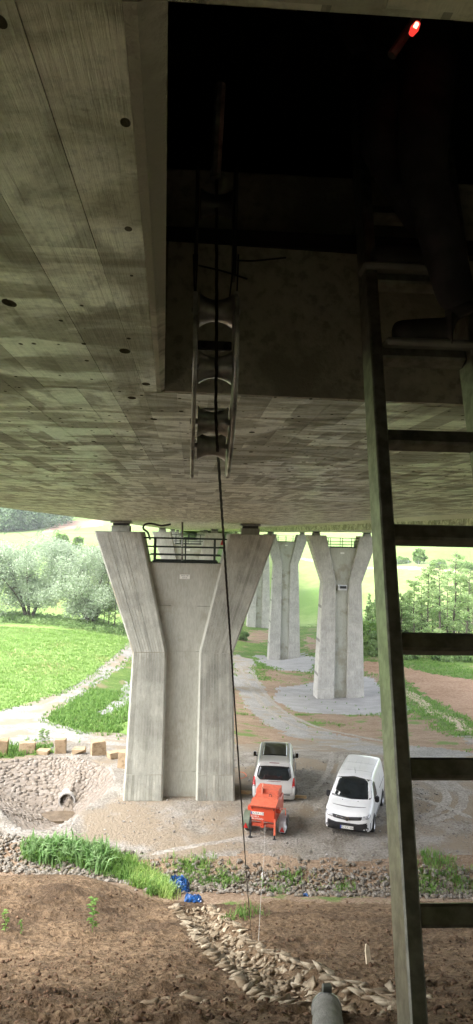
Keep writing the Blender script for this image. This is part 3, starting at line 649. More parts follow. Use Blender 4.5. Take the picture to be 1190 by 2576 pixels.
tag(tube_obj('riser_pipe', [at_y(458, 1424, p1y+.5), at_y(459, 1312, p1y+.5)], .045, GALV), 'thin grey vertical pipe in front of the railing on the nearest pier', 'pipe')
tag(tube_obj('cable_coil', spline([at_y(505+math.cos(a)*28*(1-.02*i), 1417+math.sin(a)*4, p1y+.6) for i, a in enumerate(np.arange(0, 14, .7))], 3), .02, BLACKP, n=5), 'coil of black leads lying on the web top below the railing', 'cable coil')
m = MB(); m.box((0, 0, .35), (.5, .4, .7)); m.box((0, 0, .75), (.25, .2, .12)); rd = m.build('red_container', simple('red_plastic', (.5, .03, .02), .5), None, bevel=.04, loc=at_y(556, 1382, 84.0)); rd.location.z = q2.location.z+zwq+.02; rd.location.y = 85.2; tag(rd, 'small red container standing on the second pier behind the railing', 'container')
# ------------------------------------------------------------------ stones
def stone_mat(name, c1, c2, c3, per_obj=True, scale=6):
    m, n, l, p = nt(name); v = pos_node(n, l); f = noise_node(n, l, v, scale, 7, .7)
    if per_obj: r = n.new('ShaderNodeObjectInfo').outputs['Random']
    else:
        g = n.new('ShaderNodeNewGeometry'); r = g.outputs['Random Per Island']
    c = mixc(n, l, r, c1, c2); c = mixc(n, l, ramp(n, l, f, [(.45, 0.), (.7, 1.)]), c, c3)
    l.new(c, p.inputs['Base Color']); p.inputs['Roughness'].default_value = .9; p.inputs['Specular IOR Level'].default_value = .2; bump(n, l, noise_node(n, l, v, scale*6, 5), p, .5, .015); return m
M['cobble'] = stone_mat('basin_stone', (.19, .155, .12), (.27, .235, .20), (.215, .19, .165)); M['cobble_s'] = stone_mat('basin_stone_mass', (.19, .155, .12), (.27, .235, .20), (.215, .19, .165), False)
M['rip'] = stone_mat('riprap_stone', (.13, .115, .09), (.265, .245, .215), (.165, .13, .09)); M['rip_s'] = stone_mat('riprap_stone_mass', (.13, .115, .09), (.265, .245, .215), (.165, .13, .09), False)
M['slabst'] = stone_mat('gully_stone', (.20, .155, .10), (.48, .41, .30), (.20, .145, .09)); M['slabst_s'] = stone_mat('gully_stone_mass', (.20, .155, .10), (.48, .41, .30), (.20, .145, .09), False)
M['sand'] = stone_mat('sandstone_block', (.34, .245, .15), (.42, .32, .21), (.25, .175, .105), True, 3)
M['clod_s'] = stone_mat('soil_clod', (.09, .052, .03), (.20, .125, .078), (.055, .034, .02), False); M['peb_s'] = stone_mat('yard_pebble', (.17, .155, .14), (.40, .385, .36), (.2, .17, .14), False)
def rock_mesh(name, seed, sx, sy, sz, n=14, mat=None, box=False):
    r = random.Random(seed); bm = bmesh.new()
    for i in range(n):
        if box: v = Vector((r.choice((-1, 1))*r.uniform(.72, 1), r.choice((-1, 1))*r.uniform(.72, 1), r.choice((-1, 1))*r.uniform(.75, 1)))
        else:
            v = Vector((r.gauss(0, 1), r.gauss(0, 1), r.gauss(0, 1))).normalized()*r.uniform(.8, 1.05)
        bm.verts.new((v.x*sx/2, v.y*sy/2, v.z*sz/2))
    bmesh.ops.convex_hull(bm, input=bm.verts); bmesh.ops.delete(bm, geom=[v for v in bm.verts if not v.link_faces], context='VERTS')
    bmesh.ops.recalc_face_normals(bm, faces=bm.faces); me = bpy.data.meshes.new(name); bm.to_mesh(me); bm.free()
    if mat: me.materials.append(mat)
    return me
def me_arrays(me):
    me.calc_loop_triangles(); V = np.array([v.co[:] for v in me.vertices]); T = np.array([t.vertices[:] for t in me.loop_triangles]); return V, T
def scatter_mass(name, variants, mats4, mat, parent=None, kind='stuff'):
    """many stones as one mesh; mats4 = list of 4x4"""
    arrs = [me_arrays(v) for v in variants]; Vs = []; Ts = []; b0 = 0
    for i, m4 in enumerate(mats4):
        V, T = arrs[i % len(arrs)]; A = np.array(m4); Vs.append(V @ A[:3, :3].T+A[:3, 3]); Ts.append(T+b0); b0 += len(V)
    o = link(name, arr_mesh(name, np.concatenate(Vs), np.concatenate(Ts)), mat, parent); o['kind'] = kind; return o
def normal_at(x, y, e=.08):
    hx = (h1(x+e, y)-h1(x-e, y))/(2*e); hy = (h1(x, y+e)-h1(x, y-e))/(2*e); return Vector((-hx, -hy, 1)).normalized()
def frame(loc, nrm, spin, s=1., sq=None):
    q = nrm.to_track_quat('Z', 'Y').to_matrix().to_4x4(); S = Matrix.Diagonal((*(sq or (s, s, s)), 1))
    return Matrix.Translation(loc) @ q @ Matrix.Rotation(spin, 4, 'Z') @ S
def place_stones(name, variants, mats4, parent, mat_s, limit=300, key=None):
    order = sorted(range(len(mats4)), key=key or (lambda i: (Vector(mats4[i].translation)-Vector((0, 0, CAM_Z))).length))
    for c, i in enumerate(order[:limit]):
        o = bpy.data.objects.new(name, variants[i % len(variants)]); COL.objects.link(o); o.parent = parent; o.matrix_local = mats4[i]
    if len(order) > limit: scatter_mass(name+'_mass', variants, [mats4[i] for i in order[limit:]], mat_s, parent)
def inview(p, mar=40):
    v = CAM_ROT.transposed() @ (Vector(p)-Vector((0, 0, CAM_Z)))
    if v.z > -.1: return False
    x = 595+1861*v.x/-v.z; y = 1288-1861*v.y/-v.z; return -mar < x < 1190+mar and -mar < y < 2576+mar
# ---- culvert basin
bas = empty('culvert_basin', (BAS_C[0], BAS_C[1], 0)); tag(bas, 'funnel shaped stone paved culvert inlet, left of the nearest pier', 'culvert')
vv = []; ff = []; NA, NRG = 72, 20; bx_, by_ = BAS_C
for i in range(NRG+1):
    t = i/NRG*1.015
    for k in range(NA):
        a = 2*math.pi*k/NA-math.pi; r = np.interp(a, _ba3, np.tile(_br, 3)); rz = np.interp(a, _ba3, np.tile(_bz, 3))
        vv.append((t*r*math.cos(a), t*r*math.sin(a), float(basin_z(t, rz, a))-.06))
for i in range(NRG):
    for k in range(NA): ff.append((i*NA+k, i*NA+(k+1) % NA, (i+1)*NA+(k+1) % NA, (i+1)*NA+k))
link('mortar_bed', pydata('mortar_bed', vv, ff), ground_mat('mortar', [(.3, (.19, .16, .125)), (.7, (.26, .225, .19))], 3, bs=.4, bd=.02), bas, True)
cob = [rock_mesh('paving_stone', 100+i, .25, .18, .09, 16, M['cobble'], True) for i in range(7)]
mats = []
tt = .2
while tt < 1.0:
    rmean = float(np.mean(_br))*tt; cnt = max(8, int(2*math.pi*rmean/.225)); a0 = random.random()
    for k in range(cnt):
        a = -math.pi+2*math.pi*(k+a0+random.uniform(-.15, .15))/cnt
        if a > math.pi: a -= 2*math.pi
        def pt(t_, a_):
            r = np.interp(a_, _ba3, np.tile(_br, 3)); rz = np.interp(a_, _ba3, np.tile(_bz, 3)); return Vector((t_*r*math.cos(a_), t_*r*math.sin(a_), float(basin_z(t_, rz, a_))-.072))
        p = pt(tt+random.uniform(-.008, .008), a); n_ = (pt(tt+.02, a)-p).cross(pt(tt, a-.03)-p); n_ = n_ if n_.z > 0 else -n_; n_.normalize()
        tan = pt(tt, a+.03)-p; q = n_.to_track_quat('Z', 'Y').to_matrix().to_4x4(); tl = q.to_3x3().transposed() @ tan; ang = math.atan2(tl.y, tl.x)
        loc = tan.length/.03*2*math.pi/cnt/.225
        sc = random.uniform(.98, 1.2)
        mm = Matrix.Translation(p) @ q @ Matrix.Rotation(ang+random.uniform(-.15, .15), 4, 'Z') @ Matrix.Diagonal((min(1.7, loc)*sc, sc*random.uniform(.95, 1.15), random.uniform(.6, 1.1), 1))
        if inview(p+Vector(bas.location), 60): mats.append(mm)
    tt += .165/float(np.mean(_br))
place_stones('paving_stone', cob, mats, bas, M['cobble_s'], 300, key=lambda i: -mats[i].to_scale().x*mats[i].to_scale().y)
pm = at_z(168, 2033, -1.72); yb = pm.y+.25
pr = Matrix.Translation((pm.x-bx_, yb-by_, -1.72+.38)) @ Matrix.Rotation(R(90), 4, 'X')
m = MB(); m.lathe([(.34, -4.2), (.34, .36), (.41, .36), (.41, -1.2)], 28, pr); m.build('pipe_mouth', M['concrete_pale'], bas, True); autosmooth(bas.children[-1])
m = MB(); m.lathe([(.0, -3.0), (.339, -3.0)], 24, pr); m.build('bore_dark_disc', BLACKP, bas)  # black disc closes the pipe, its inner darkness put into the colour
fl_ = [(math.cos(a)*(.95+.1*math.sin(3*a)), math.sin(a)*(.75+.1*math.cos(2*a))-.05) for a in np.arange(0, 6.28, .3)]
m = MB(); m.prism([(x+pm.x-bx_-.1, y-.25) for x, y in fl_], -1.9, -1.68, 'z'); m.build('mud_floor', ground_mat('mud', [(.3, (.10, .075, .05)), (.7, (.17, .13, .09))], 3, rough=.45, bs=.5, bd=.03), bas)
# ---- riprap in the ditch
rd_ = empty('riprap_ditch', (0, 26, 0)); tag(rd_, kind='structure')
rip = [rock_mesh('ditch_stone', 200+i, random.uniform(.2, .3), random.uniform(.16, .22), random.uniform(.12, .18), 15, M['rip']) for i in range(9)]
mats = []; r = random.Random(3)
for i in range(5200):
    x = r.uniform(-11, 12.5); w = r.gauss(0, .55) if x > -3.5 else r.uniform(-1.6, 1.5); yd = float(np.interp(x, *DITCH)); y = yd+w+.15
    if y < float(np.interp(x, *TOE))+.1: continue
    if x < -5.5 and r.random() < .15: pass
    t, _z = basin_t(np.array([x]), np.array([y]))
    if t[0] < 1.0: continue
    if x > -3 and r.random() < .35: continue
    p = Vector((x, y, h1(x, y)+r.uniform(.0, .07)))
    if not inview(p): continue
    mats.append(frame(p-Vector((0, 26, 0)), Vector((r.gauss(0, .35), r.gauss(0, .35), 1)).normalized(), r.uniform(0, 6.3), r.choice((.45, .6, .75, .9, 1.1))))
place_stones('ditch_stone', rip, mats, rd_, M['rip_s'], 300, key=lambda i: -mats[i].to_scale().x)
# ---- stone lined gully
gl = empty('stone_gully', (GA[0], GA[1], 0)); tag(gl, kind='structure')
gst = [rock_mesh('gully_stone', 300+i, random.uniform(.28, .4), random.uniform(.14, .24), random.uniform(.06, .11), 11, M['slabst'], i % 2 == 0) for i in range(10)]
mats = []; r = random.Random(9); gang = math.atan2(GD[1], GD[0])
u = .0
GN = np.array([-GD[1], GD[0]])
def gp(u_, w_): return GA+GD*u_+GN*w_
while u < GL:
    for side in (-1, 1):
        w = side*(.60+r.uniform(-.06, .06)+(.1 if u > 9 else 0)); x, y = gp(u, w); z = h1(x, y)+.03
        mats.append(frame(Vector((x-GA[0], y-GA[1], z)), (normal_at(x, y)+Vector((-GN[0], -GN[1], 0))*side*-.5).normalized(), gang+1.57+r.uniform(-.35, .35), r.uniform(.8, 1.25)))
    u += r.uniform(.13, .2)
for i in range(950):
    u = r.uniform(0, GL); w = r.gauss(0, .36)
    if abs(w) > .7: continue
    x, y = gp(u, w); nn = normal_at(x, y)+Vector((r.gauss(0, .45), r.gauss(0, .45), 0))
    mats.append(frame(Vector((x-GA[0], y-GA[1], h1(x, y)+r.uniform(0, .05))), nn.normalized(), r.uniform(0, 6.3), r.uniform(.4, .8)))
for i in range(45):    # spilled stones round the pipe
    x, y = gp(GL-1.2+r.gauss(0, .9), r.gauss(-.1, .9)); mats.append(frame(Vector((x-GA[0], y-GA[1], h1(x, y)+.02)), (normal_at(x, y)+Vector((r.gauss(0, .3), r.gauss(0, .3), 0))).normalized(), r.uniform(0, 6.3), r.uniform(.5, 1.1)))
place_stones('gully_stone', gst, mats, gl, M['slabst_s'], 300)
# drain pipe at the head of the gully
a = at_g(828, 2600); b_ = at_g(821, 2545); ax = (b_-a).normalized(); a2 = a-ax*.7-Vector((0, 0, .12)); b2 = b_+Vector((0, 0, .04)); b2 = a2+(b2-a2)
dp = empty('drain_pipe', b2); tag(dp, 'grey concrete drain pipe lying in the slope at the head of the gully', 'pipe')
L = (b2-a2).length; Mx = (b2-a2).to_track_quat('Z', 'Y').to_matrix().to_4x4()
m = MB(); m.lathe([(.115, -L), (.115, 0), (.14, 0), (.143, -.02), (.14, -L)], 28, Mx); autosmooth(m.build('pipe_barrel', ground_mat('old_pipe', [(.3, (.22, .215, .19)), (.7, (.33, .32, .29))], 4, rough=.7), dp))
m = MB(); m.lathe([(.144, -.10), (.149, -.10), (.149, -.06), (.144, -.06)], 28, Mx); m.build('clamp_band', GALV, dp)
m = MB(); m.box((0, 0, .175), (.09, .07, .09)); cb_ = m.build('clamp', simple('clamp_green', (.10, .11, .09), .5), dp, bevel=.01)
# ---- boulders along the road edge
for i, (px, py, w, h, d, rz, lab) in enumerate([
    (2, 1893, .80, .85, .7, .1, 'brown sandstone boulder cut by the left picture edge above the culvert'), (67, 1888, .95, .60, .7, .2, 'broad squat sandstone boulder in grass behind the culvert, left'),
    (110, 1893, .66, .26, .5, -.2, 'low flat stone beside the weeds behind the culvert'), (152, 1890, .62, .80, .55, .1, 'upright rectangular sandstone block above the culvert pipe'),
    (199, 1894, .75, .33, .5, -.1, 'low wedge shaped sandstone right of the upright block'), (246, 1896, .78, .84, .7, .3, 'large blocky sandstone boulder nearest right of the low wedge'),
    (287, 1905, .70, .36, .6, .5, 'flat sandstone leaning towards the pier beside the large block'), (309, 1930, .48, .92, .5, -.15, 'tall narrow sandstone block touching the nearest pier leg')]):
    p = at_z(px, py, -.05); p.z = h1(p.x, p.y)
    me = rock_mesh('sandstone_boulder', 400+i, w, d, h, 22, M['sand'], True)
    bm = bmesh.new(); bm.from_mesh(me); bmesh.ops.bevel(bm, geom=bm.edges[:], offset=.03, segments=1, affect='EDGES', clamp_overlap=True); bm.to_mesh(me); bm.free()
    o = link('sandstone_boulder', me); o.location = (p.x, p.y, p.z+h*.44); o.rotation_euler = (random.uniform(-.06, .06), random.uniform(-.06, .06), rz); tag(o, lab, 'boulder', 'boulders along the yard edge')
# ---- clods and pebbles nobody could count
cl = [rock_mesh('soil_clod', 500+i, 1, .8, .7, 10) for i in range(6)]; mats = []; r = random.Random(5)
for i in range(9000):
    y = 7+18*r.random()**1.2; x = r.uniform(-.28, .40)*y; u, w = gully(x, y)
    if abs(w) < .6 and 0 < u < GL and r.random() < .93: continue
    if y > float(np.interp(x, *TOE)): continue
    s = min(.075, .016*math.exp(r.gauss(0, .6))); mats.append(frame(Vector((x, y, h1(x, y)+s*.2)), Vector((r.gauss(0, .3), r.gauss(0, .3), 1)).normalized(), r.uniform(0, 6.3), s*1.8))
scatter_mass('soil_clods', cl, mats, M['clod_s']); tag(bpy.data.objects['soil_clods'], 'loose brown soil clods strewn over the embankment slope', 'soil')
mats = []
for i in range(9000):
    x = r.uniform(-6, 12); y = r.uniform(26.5, 41)
    t, _z = basin_t(np.array([x]), np.array([y]))
    if t[0] < 1.05: continue
    if fbm(np.array([x*.35]), np.array([y*.35]), 3, 4)[0]+r.gauss(0, .25) < 0: continue
    s = .035*math.exp(r.gauss(0, .45)); mats.append(frame(Vector((x, y, h1(x, y)+s*.15)), Vector((r.gauss(0, .3), r.gauss(0, .3), 1)).normalized(), r.uniform(0, 6.3), s*1.5))
scatter_mass('yard_pebbles', cl, mats, M['peb_s']); tag(bpy.data.objects['yard_pebbles'], 'loose grey pebbles scattered over the gravel yard', 'gravel')

# ------------------------------------------------------------------ grass and weeds
def blades(pts, nb, hgt, wid, lean, rng, droop=.25):
    """tufts: each blade is two stacked quads, curved"""
    P = np.repeat(pts, nb, 0); n = len(P); ang = rng.uniform(0, 6.283, n); hh = hgt*rng.uniform(.45, 1.15, n); ww = wid*rng.uniform(.6, 1.3, n); le = lean*rng.uniform(.1, 1.2, n)*hh
    P = P+np.stack([rng.normal(0, hgt*.25, n), rng.normal(0, hgt*.25, n), np.zeros(n)], -1)
    d = np.stack([np.cos(ang), np.sin(ang), np.zeros(n)], -1); s = np.stack([-np.sin(ang), np.cos(ang), np.zeros(n)], -1); up = np.array([0, 0, 1.])
    m1 = P+up*(hh*.6)[:, None]+d*(le*.35)[:, None]; tp = P+up*(hh*(1-droop*le/hh))[:, None]+d*le[:, None]
    w0 = s*(ww*.5)[:, None]
    V = np.stack([P-w0, P+w0, m1+w0*.9, m1-w0*.9, tp+w0*.15, tp-w0*.15], 1).reshape(-1, 3); b = np.arange(n)[:, None]*6
    return V, np.concatenate([b+np.array([0, 1, 2, 3]), b+np.array([3, 2, 4, 5])], 0)
def grass_obj(name, pts, nb, hgt, wid, lean, mat, seed=1, droop=.25):
    V, Q = blades(np.asarray(pts, float), nb, hgt, wid, lean, np.random.default_rng(seed), droop); return link(name, arr_mesh(name, V, Q), mat)
M['grass'] = leaf_mat('grass_blades', (.19, .33, .07), (.33, .46, .16), .45, .5); M['grass2'] = leaf_mat('weed_leaves', (.09, .20, .035), (.22, .36, .09), .4, 3.); M['weedpale'] = leaf_mat('weed_pale', (.28, .42, .09), (.42, .54, .18), .45, 3.); M['weedgrey'] = leaf_mat('broad_weed', (.14, .28, .08), (.28, .42, .19), .4, 3.)
def zpts(n, xr, yr_, zones, seed, dens=None):
    rg = np.random.default_rng(seed); x = rg.uniform(*xr, n); y = rg.uniform(*yr_, n); z = zone_of(x, y); k = np.isin(z, [ZN.index(q) for q in zones])
    if dens is not None: k &= dens(x, y) > rg.uniform(0, 1, n)
    x, y = x[k], y[k]; return np.stack([x, y, Hf(x, y)-.02], -1)
pt_ = zpts(26000, (-34, -4), (44, 115), ['meadow'], 2); tag(grass_obj('meadow_grass', pt_, 4, .26, .08, .6, M['grass']), 'long bright grass of the meadow left of the nearest pier', 'grass', kind='stuff')
pt_ = np.concatenate([zpts(9000, (-14, -2), (34, 70), ['verge'], 4), zpts(9000, (6, 40), (52, 130), ['verge'], 5)]); tag(grass_obj('verge_grass', pt_, 5, .32, .06, .6, M['grass2']), 'ragged grass on the verges beside the gravel tracks', 'grass', kind='stuff')
rg_ = np.random.default_rng(77); x_ = rg_.uniform(-30, 32, 60000); y_ = rg_.uniform(42, 110, 60000); z_ = zone_of(x_, y_); hard = np.isin(z_, [3, 4, 6, 7]); near_ = np.zeros(len(x_), bool); gz = [ZN.index('verge'), ZN.index('meadow')]
for dx, dy in ((.7, 0), (-.7, 0), (0, 1.2), (0, -1.2)): near_ |= np.isin(zone_of(x_+dx, y_+dy), gz)
kk = hard & ((near_ & (rg_.uniform(0, 1, len(x_)) < .6)) | (rg_.uniform(0, 1, len(x_)) < .006)); pt_ = np.stack([x_[kk], y_[kk], Hf(x_[kk], y_[kk])-.01], -1); tag(grass_obj('edge_grass', pt_, 4, .22, .045, .8, M['grass2'], 12), 'thin grass creeping over the edges of the gravel tracks', 'grass', kind='stuff')
tuft = []
for (px, py, n, sx, sy) in [(480, 2172, 60, .9, .25), (510, 2215, 70, 1.1, .3), (560, 2220, 50, .8, .3), (730, 2205, 35, .5, .2), (1095, 2165, 60, .6, .4), (1070, 2235, 60, 1.0, .3), (1165, 2225, 50, .8, .4), (850, 2240, 20, .6, .2), (1120, 2195, 40, .9, .3), (640, 2300, 14, .5, .2), (595, 2305, 14, .4, .2), (760, 1800, 30, .8, .4), (810, 1820, 30, 1.2, .5), (870, 1825, 25, 1.3, .4), (615, 1798, 30, .8, .3), (700, 2245, 16, .4, .2), (940, 1800, 30, 2, .5)]:
    p = at_g(px, py); tuft += [(p.x+random.gauss(0, sx*.5), p.y+random.gauss(0, sy)) for _ in range(n)]
tuft = np.array(tuft); tuft = np.column_stack([tuft, Hf(tuft[:, 0], tuft[:, 1])-.01]); tag(grass_obj('grass_tufts', tuft, 6, .26, .022, .7, M['grass2'], 8), 'scattered green grass tufts growing along the stony ditch and yard', 'grass', kind='stuff')
# lush bank of weeds behind the soil mound
wb = []; pal = []; brd = []
for i in range(620):
    f = random.random(); px = 70+360*f; py = np.interp(px, [70, 200, 300, 380, 440], [2165, 2175, 2215, 2250, 2265])-random.uniform(0, 1)*np.interp(px, [70, 200, 330, 440], [40, 45, 60, 20])
    p = at_g(px+random.gauss(0, 6), py, y0=20)
    (brd if (px < 270 and random.random() < .22) else (pal if px > 330 and random.random() < .4 else wb)).append(tuple(p))
tag(grass_obj('weed_bank', wb, 14, .42, .03, .9, M['grass2'], 3, .4), 'lush green weeds on the bank between soil mound and ditch', 'weeds', kind='stuff')
tag(grass_obj('feathery_weeds', pal, 22, .42, .022, .7, M['weedpale'], 4), 'pale feathery weeds beside the blue plastic sheet', 'weeds', kind='stuff')
tag(grass_obj('broad_leaved_weeds', brd, 9, .7, .07, .8, M['weedgrey'], 5, .45), 'tall broad leaved weeds at the upper end of the green bank', 'weeds', kind='stuff')
def weed(px, py, h, lab, nl=26, y0=8.):
    p = at_g(px, py, y0=y0); root = empty('weed_plant', p); tag(root, lab, 'plant'); r = random.Random(px)
    st = spline([(0, 0, -.05), (.01, .02, h*.4), (-.02, 0, h*.75), (.02, .01, h)], 6); m = MB(); m.tube(st, .008, 5); m.build('stem', M['grass2'], root)
    V = []; F = []
    for i in range(nl):
        s_ = st[int((len(st)-1)*(.15+.85*i/nl))]; a = r.uniform(0, 6.3); L_ = h*.2*r.uniform(.6, 1.2); d = Vector((math.cos(a), math.sin(a), .25)); sd = Vector((-math.sin(a), math.cos(a), 0))*L_*.28; b = len(V)
        V += [s_, s_+d*L_*.5+sd, s_+d*L_-Vector((0, 0, L_*.3)), s_+d*L_*.5-sd]; F.append((b, b+1, b+2, b+3))
    link('leaves', pydata('leaves', V, F), M['grass2'], root); return root
weed(232, 2345, .85, 'single upright weed growing on the bare soil slope, left of the gully', 40)
weed(52, 2350, .35, 'small low weed on the soil slope near the left edge', 22)
weed(12, 2345, .55, 'taller grassy weed at the left edge of the soil slope', 30)
weed(105, 1885, 1.15, 'tall leafy weed between two sandstone boulders', 60, 27)
weed(120, 1872, .8, 'bushy weed behind the flat stone and boulders', 50, 27)
weed(660, 2235, .45, 'small weed beside the white wrapper in the ditch', 20, 20)
# litter
def crumple(name, p, w, d, h, mat, lab, cat, seed, n=18):
    r = np.random.default_rng(seed); V = []; F = []
    for j in range(n):
        for i in range(n):
            u, v = i/(n-1)*2-1, j/(n-1)*2-1; e = 1-max(abs(u), abs(v))**2
            V.append((u*w/2+r.normal(0, w*.025), v*d/2+r.normal(0, d*.03), max(0, e)**.5*h*(.55+.5*vnoise(np.array([u*3+seed]), np.array([v*3.]), seed)[0])+r.normal(0, h*.10)))
    for j in range(n-1):
        for i in range(n-1): F.append((j*n+i, j*n+i+1, (j+1)*n+i+1, (j+1)*n+i))
    o = link(name, pydata(name, V, F), mat); o.location = p; o.modifiers.new('thick', 'SOLIDIFY').thickness = .004; tag(o, lab, cat); return o
BLUE = simple('blue_film', (.014, .085, .28), .28, 0, .6, var=.4, scale=14); WF = simple('white_film', (.7, .72, .74), .3, var=.1)
p = at_g(448, 2242); o = crumple('plastic_sheet', p+Vector((0, 0, .02)), .75, .6, .5, BLUE, 'crumpled blue plastic sheet at the lower end of the gully', 'plastic sheet', 4, 24)
p = at_g(486, 2266); o2 = crumple('sheet_tail', p-o.location+Vector((0, 0, .02)), .55, .3, .2, BLUE, None, None, 6, 14); o2.parent = o
p = at_g(768, 2254); crumple('plastic_scrap', p, .22, .2, .1, BLUE, 'small blue plastic scrap among the ditch stones', 'litter', 8, 8)
p = at_g(657, 2247); crumple('white_wrapper', p, .16, .18, .14, WF, 'small white wrapper lying at the ditch edge right of the cable', 'litter', 9, 8)
p = at_g(930, 2425); m = MB(); m.prism([(-.06, 0), (.07, 0), (.09, .05), (.03, .06), (.03, .26), (-.02, .3), (-.05, .2)], -.02, .02, 'y'); o = m.build('wood_splinter', simple('pale_wood', (.62, .52, .36), .7), None, loc=p); o.rotation_euler = (-.7, .15, .2); tag(o, 'pale splinter of wood lying on the soil slope', 'wood')

# ------------------------------------------------------------------ trees
M['bark'] = ground_mat('bark', [(.3, (.07, .06, .048)), (.7, (.15, .13, .105))], 6, bs=.6, bd=.03)
M['willow'] = leaf_mat('willow_leaves', (.30, .38, .25), (.50, .57, .43), .4, .8); M['green1'] = leaf_mat('leaves_fresh', (.18, .32, .08), (.34, .46, .15), .45, .5); M['green2'] = leaf_mat('leaves_deep', (.16, .27, .09), (.30, .41, .17), .45, .5); M['alder'] = leaf_mat('leaves_alder', (.30, .43, .18), (.46, .58, .29), .55, .5); M['forest'] = leaf_mat('leaves_forest', (.10, .17, .09), (.24, .33, .19), .35, .12)
def leaf_cloud(centers, radii, n, size, rng, flat=.8):
    """n leaves spread through clumps, denser near clump surfaces"""
    C = np.asarray(centers); Rr = np.asarray(radii); k = rng.choice(len(C), n, p=Rr**2/np.sum(Rr**2)); d = rng.normal(size=(n, 3)); d /= np.linalg.norm(d, axis=1)[:, None]
    rad = Rr[k]*np.clip(rng.normal(.78, .25, n), .05, 1.25); P = C[k]+d*rad[:, None]*np.array([1, 1, flat])
    u = rng.normal(size=(n, 3)); u /= np.linalg.norm(u, axis=1)[:, None]; v = np.cross(u, rng.normal(size=(n, 3))); v /= np.linalg.norm(v, axis=1)[:, None]
    s = size*rng.uniform(.5, 1.4, n)[:, None]
    V = np.stack([P-u*s, P+v*s*.5, P+u*s, P-v*s*.5], 1).reshape(-1, 3); return V, np.arange(n*4).reshape(-1, 4)
def tree(name, base, h, w, style, leaves, size, mat, label, group=None, seed=0, cat='tree'):
    r = random.Random(seed); rng = np.random.default_rng(seed); base = Vector(base); root = empty(name, base-Vector((0, 0, .1))); tag(root, label, cat, group); m = MB(); C = []; Rd = []
    if style == 'willow':
        stems = 8
        for i in range(stems):
            a = 6.283*i/stems+r.uniform(-.3, .3); rr = w*.40*r.uniform(.45, 1.0); top = Vector((math.cos(a)*rr, math.sin(a)*rr, h*r.uniform(.6, .88)))
            mid = Vector((math.cos(a)*rr*.35, math.sin(a)*rr*.35, h*.3)); q = spline([(math.cos(a)*.2, math.sin(a)*.2, 0), mid, top], 5); m.tube(q, [h*.020*(1-.8*k/(len(q)-1)) for k in range(len(q))], 6)
            for j in range(6):
                k = r.randint(3, len(q)-1); e = q[k]+Vector((r.gauss(0, w*.13), r.gauss(0, w*.13), r.uniform(.02, .17)*h)); m.tube([q[k], (q[k]+e)/2+Vector((0, 0, .1)), e], [h*.006, h*.004, h*.001], 4); C.append(e); Rd.append(w*r.uniform(.07, .13))
            C.append(top); Rd.append(w*.14)
        for i in range(26):
            a = r.uniform(0, 6.3); z = r.uniform(.25, .95); rr = w*.48*math.sin(math.pi*min(1, .15+.72*z))**.7*r.uniform(.75, 1.0); C.append(Vector((math.cos(a)*rr, math.sin(a)*rr, h*z))); Rd.append(w*r.uniform(.07, .12))
        flat = .9
    elif style == 'alder':
        lean = Vector((r.gauss(0, .03), r.gauss(0, .03), 1))*h; q = [lean*(k/8)+Vector((r.gauss(0, .05), r.gauss(0, .05), 0)) for k in range(9)]; m.tube(q, [h*.013*(1-.9*k/8)+.01 for k in range(9)], 6)
        nb_ = 26
        for i in range(nb_):
            f = .22+.78*i/nb_; p0 = lean*f; a = r.uniform(0, 6.3); L_ = w*.5*(1.1-f)**.55*r.uniform(.55, 1.1); e = p0+Vector((math.cos(a)*L_, math.sin(a)*L_, L_*.25)); m.tube([p0, (p0+e)/2+Vector((0, 0, L_*.08)), e], [h*.004, h*.003, .006], 4)
            for t in (.55, .8, 1.0): C.append(p0+(e-p0)*t+Vector((0, 0, r.uniform(-.1, .2)))); Rd.append(w*.085*r.uniform(.7, 1.3))
        flat = .45
    else:
        q = [Vector((r.gauss(0, .05), r.gauss(0, .05), h*.5*k/4)) for k in range(5)]; m.tube(q, [h*.022*(1-.5*k/4) for k in range(5)], 7)
        for i in range(34):
            a = r.uniform(0, 6.3); z = r.uniform(.12 if style == 'bush' else .28, .93); rr = w*.42*math.sin(math.pi*min(1., .2+.75*z))**.6*r.uniform(.5, 1.0); e = Vector((math.cos(a)*rr, math.sin(a)*rr, h*z)); C.append(e); Rd.append(w*r.uniform(.08, .15))
            if i % 3 == 0: m.tube([q[min(4, int(z*5))], e], [h*.008, h*.002], 4)
        flat = .85
    m.build('trunk', M['bark'], root, True)
    V, Q = leaf_cloud([tuple(c) for c in C], Rd, leaves, size, rng, flat); link('crown', arr_mesh('crown', V, Q), mat, root); return root
def px_h(p, pytop):      # height so that the top meets the sight line
    return abs(pytop)
def T(px, py, h, *a, **k): p = at_g(px, py, y0=45); return tree(k.pop('name'), p, h, *a, **k)
p = at_g(72, 1562, y0=45); sc_ = p.y/1861
tree('willow_tree', p, 192*sc_, 250*sc_, 'willow', 46000, .16, M['willow'], 'silvery green willow left of its twin at the meadow edge', 'willows at the meadow edge', 1)
p = at_g(226, 1578, y0=45); sc_ = p.y/1861
tree('willow_tree', p, 200*sc_, 255*sc_, 'willow', 46000, .16, M['willow'], 'silvery green willow nearest to the pier with a green shoot clump at its foot', 'willows at the meadow edge', 2)
p = at_g(-95, 1552, y0=45); sc_ = p.y/1861
tree('willow_tree', p, 165*sc_, 210*sc_, 'willow', 30000, .16, M['willow'], 'silvery willow cut off by the left picture edge', 'willows at the meadow edge', 3)
p = at_g(226, 1577, y0=45); tree('shrub', p-Vector((0, .8, 0)), 3.2, 3.2, 'bush', 2600, .16, M['green1'], 'green shoot clump at the foot of the right willow', None, 4, 'shrub')
p = at_g(150, 1393, y0=200, y1=500); tree('round_tree', p, 50*p.y/1861, 52*p.y/1861, 'round', 5000, .42, M['green1'], 'round fresh green tree at the foot of the crop field, left one', 'trees below the crop field', 5)
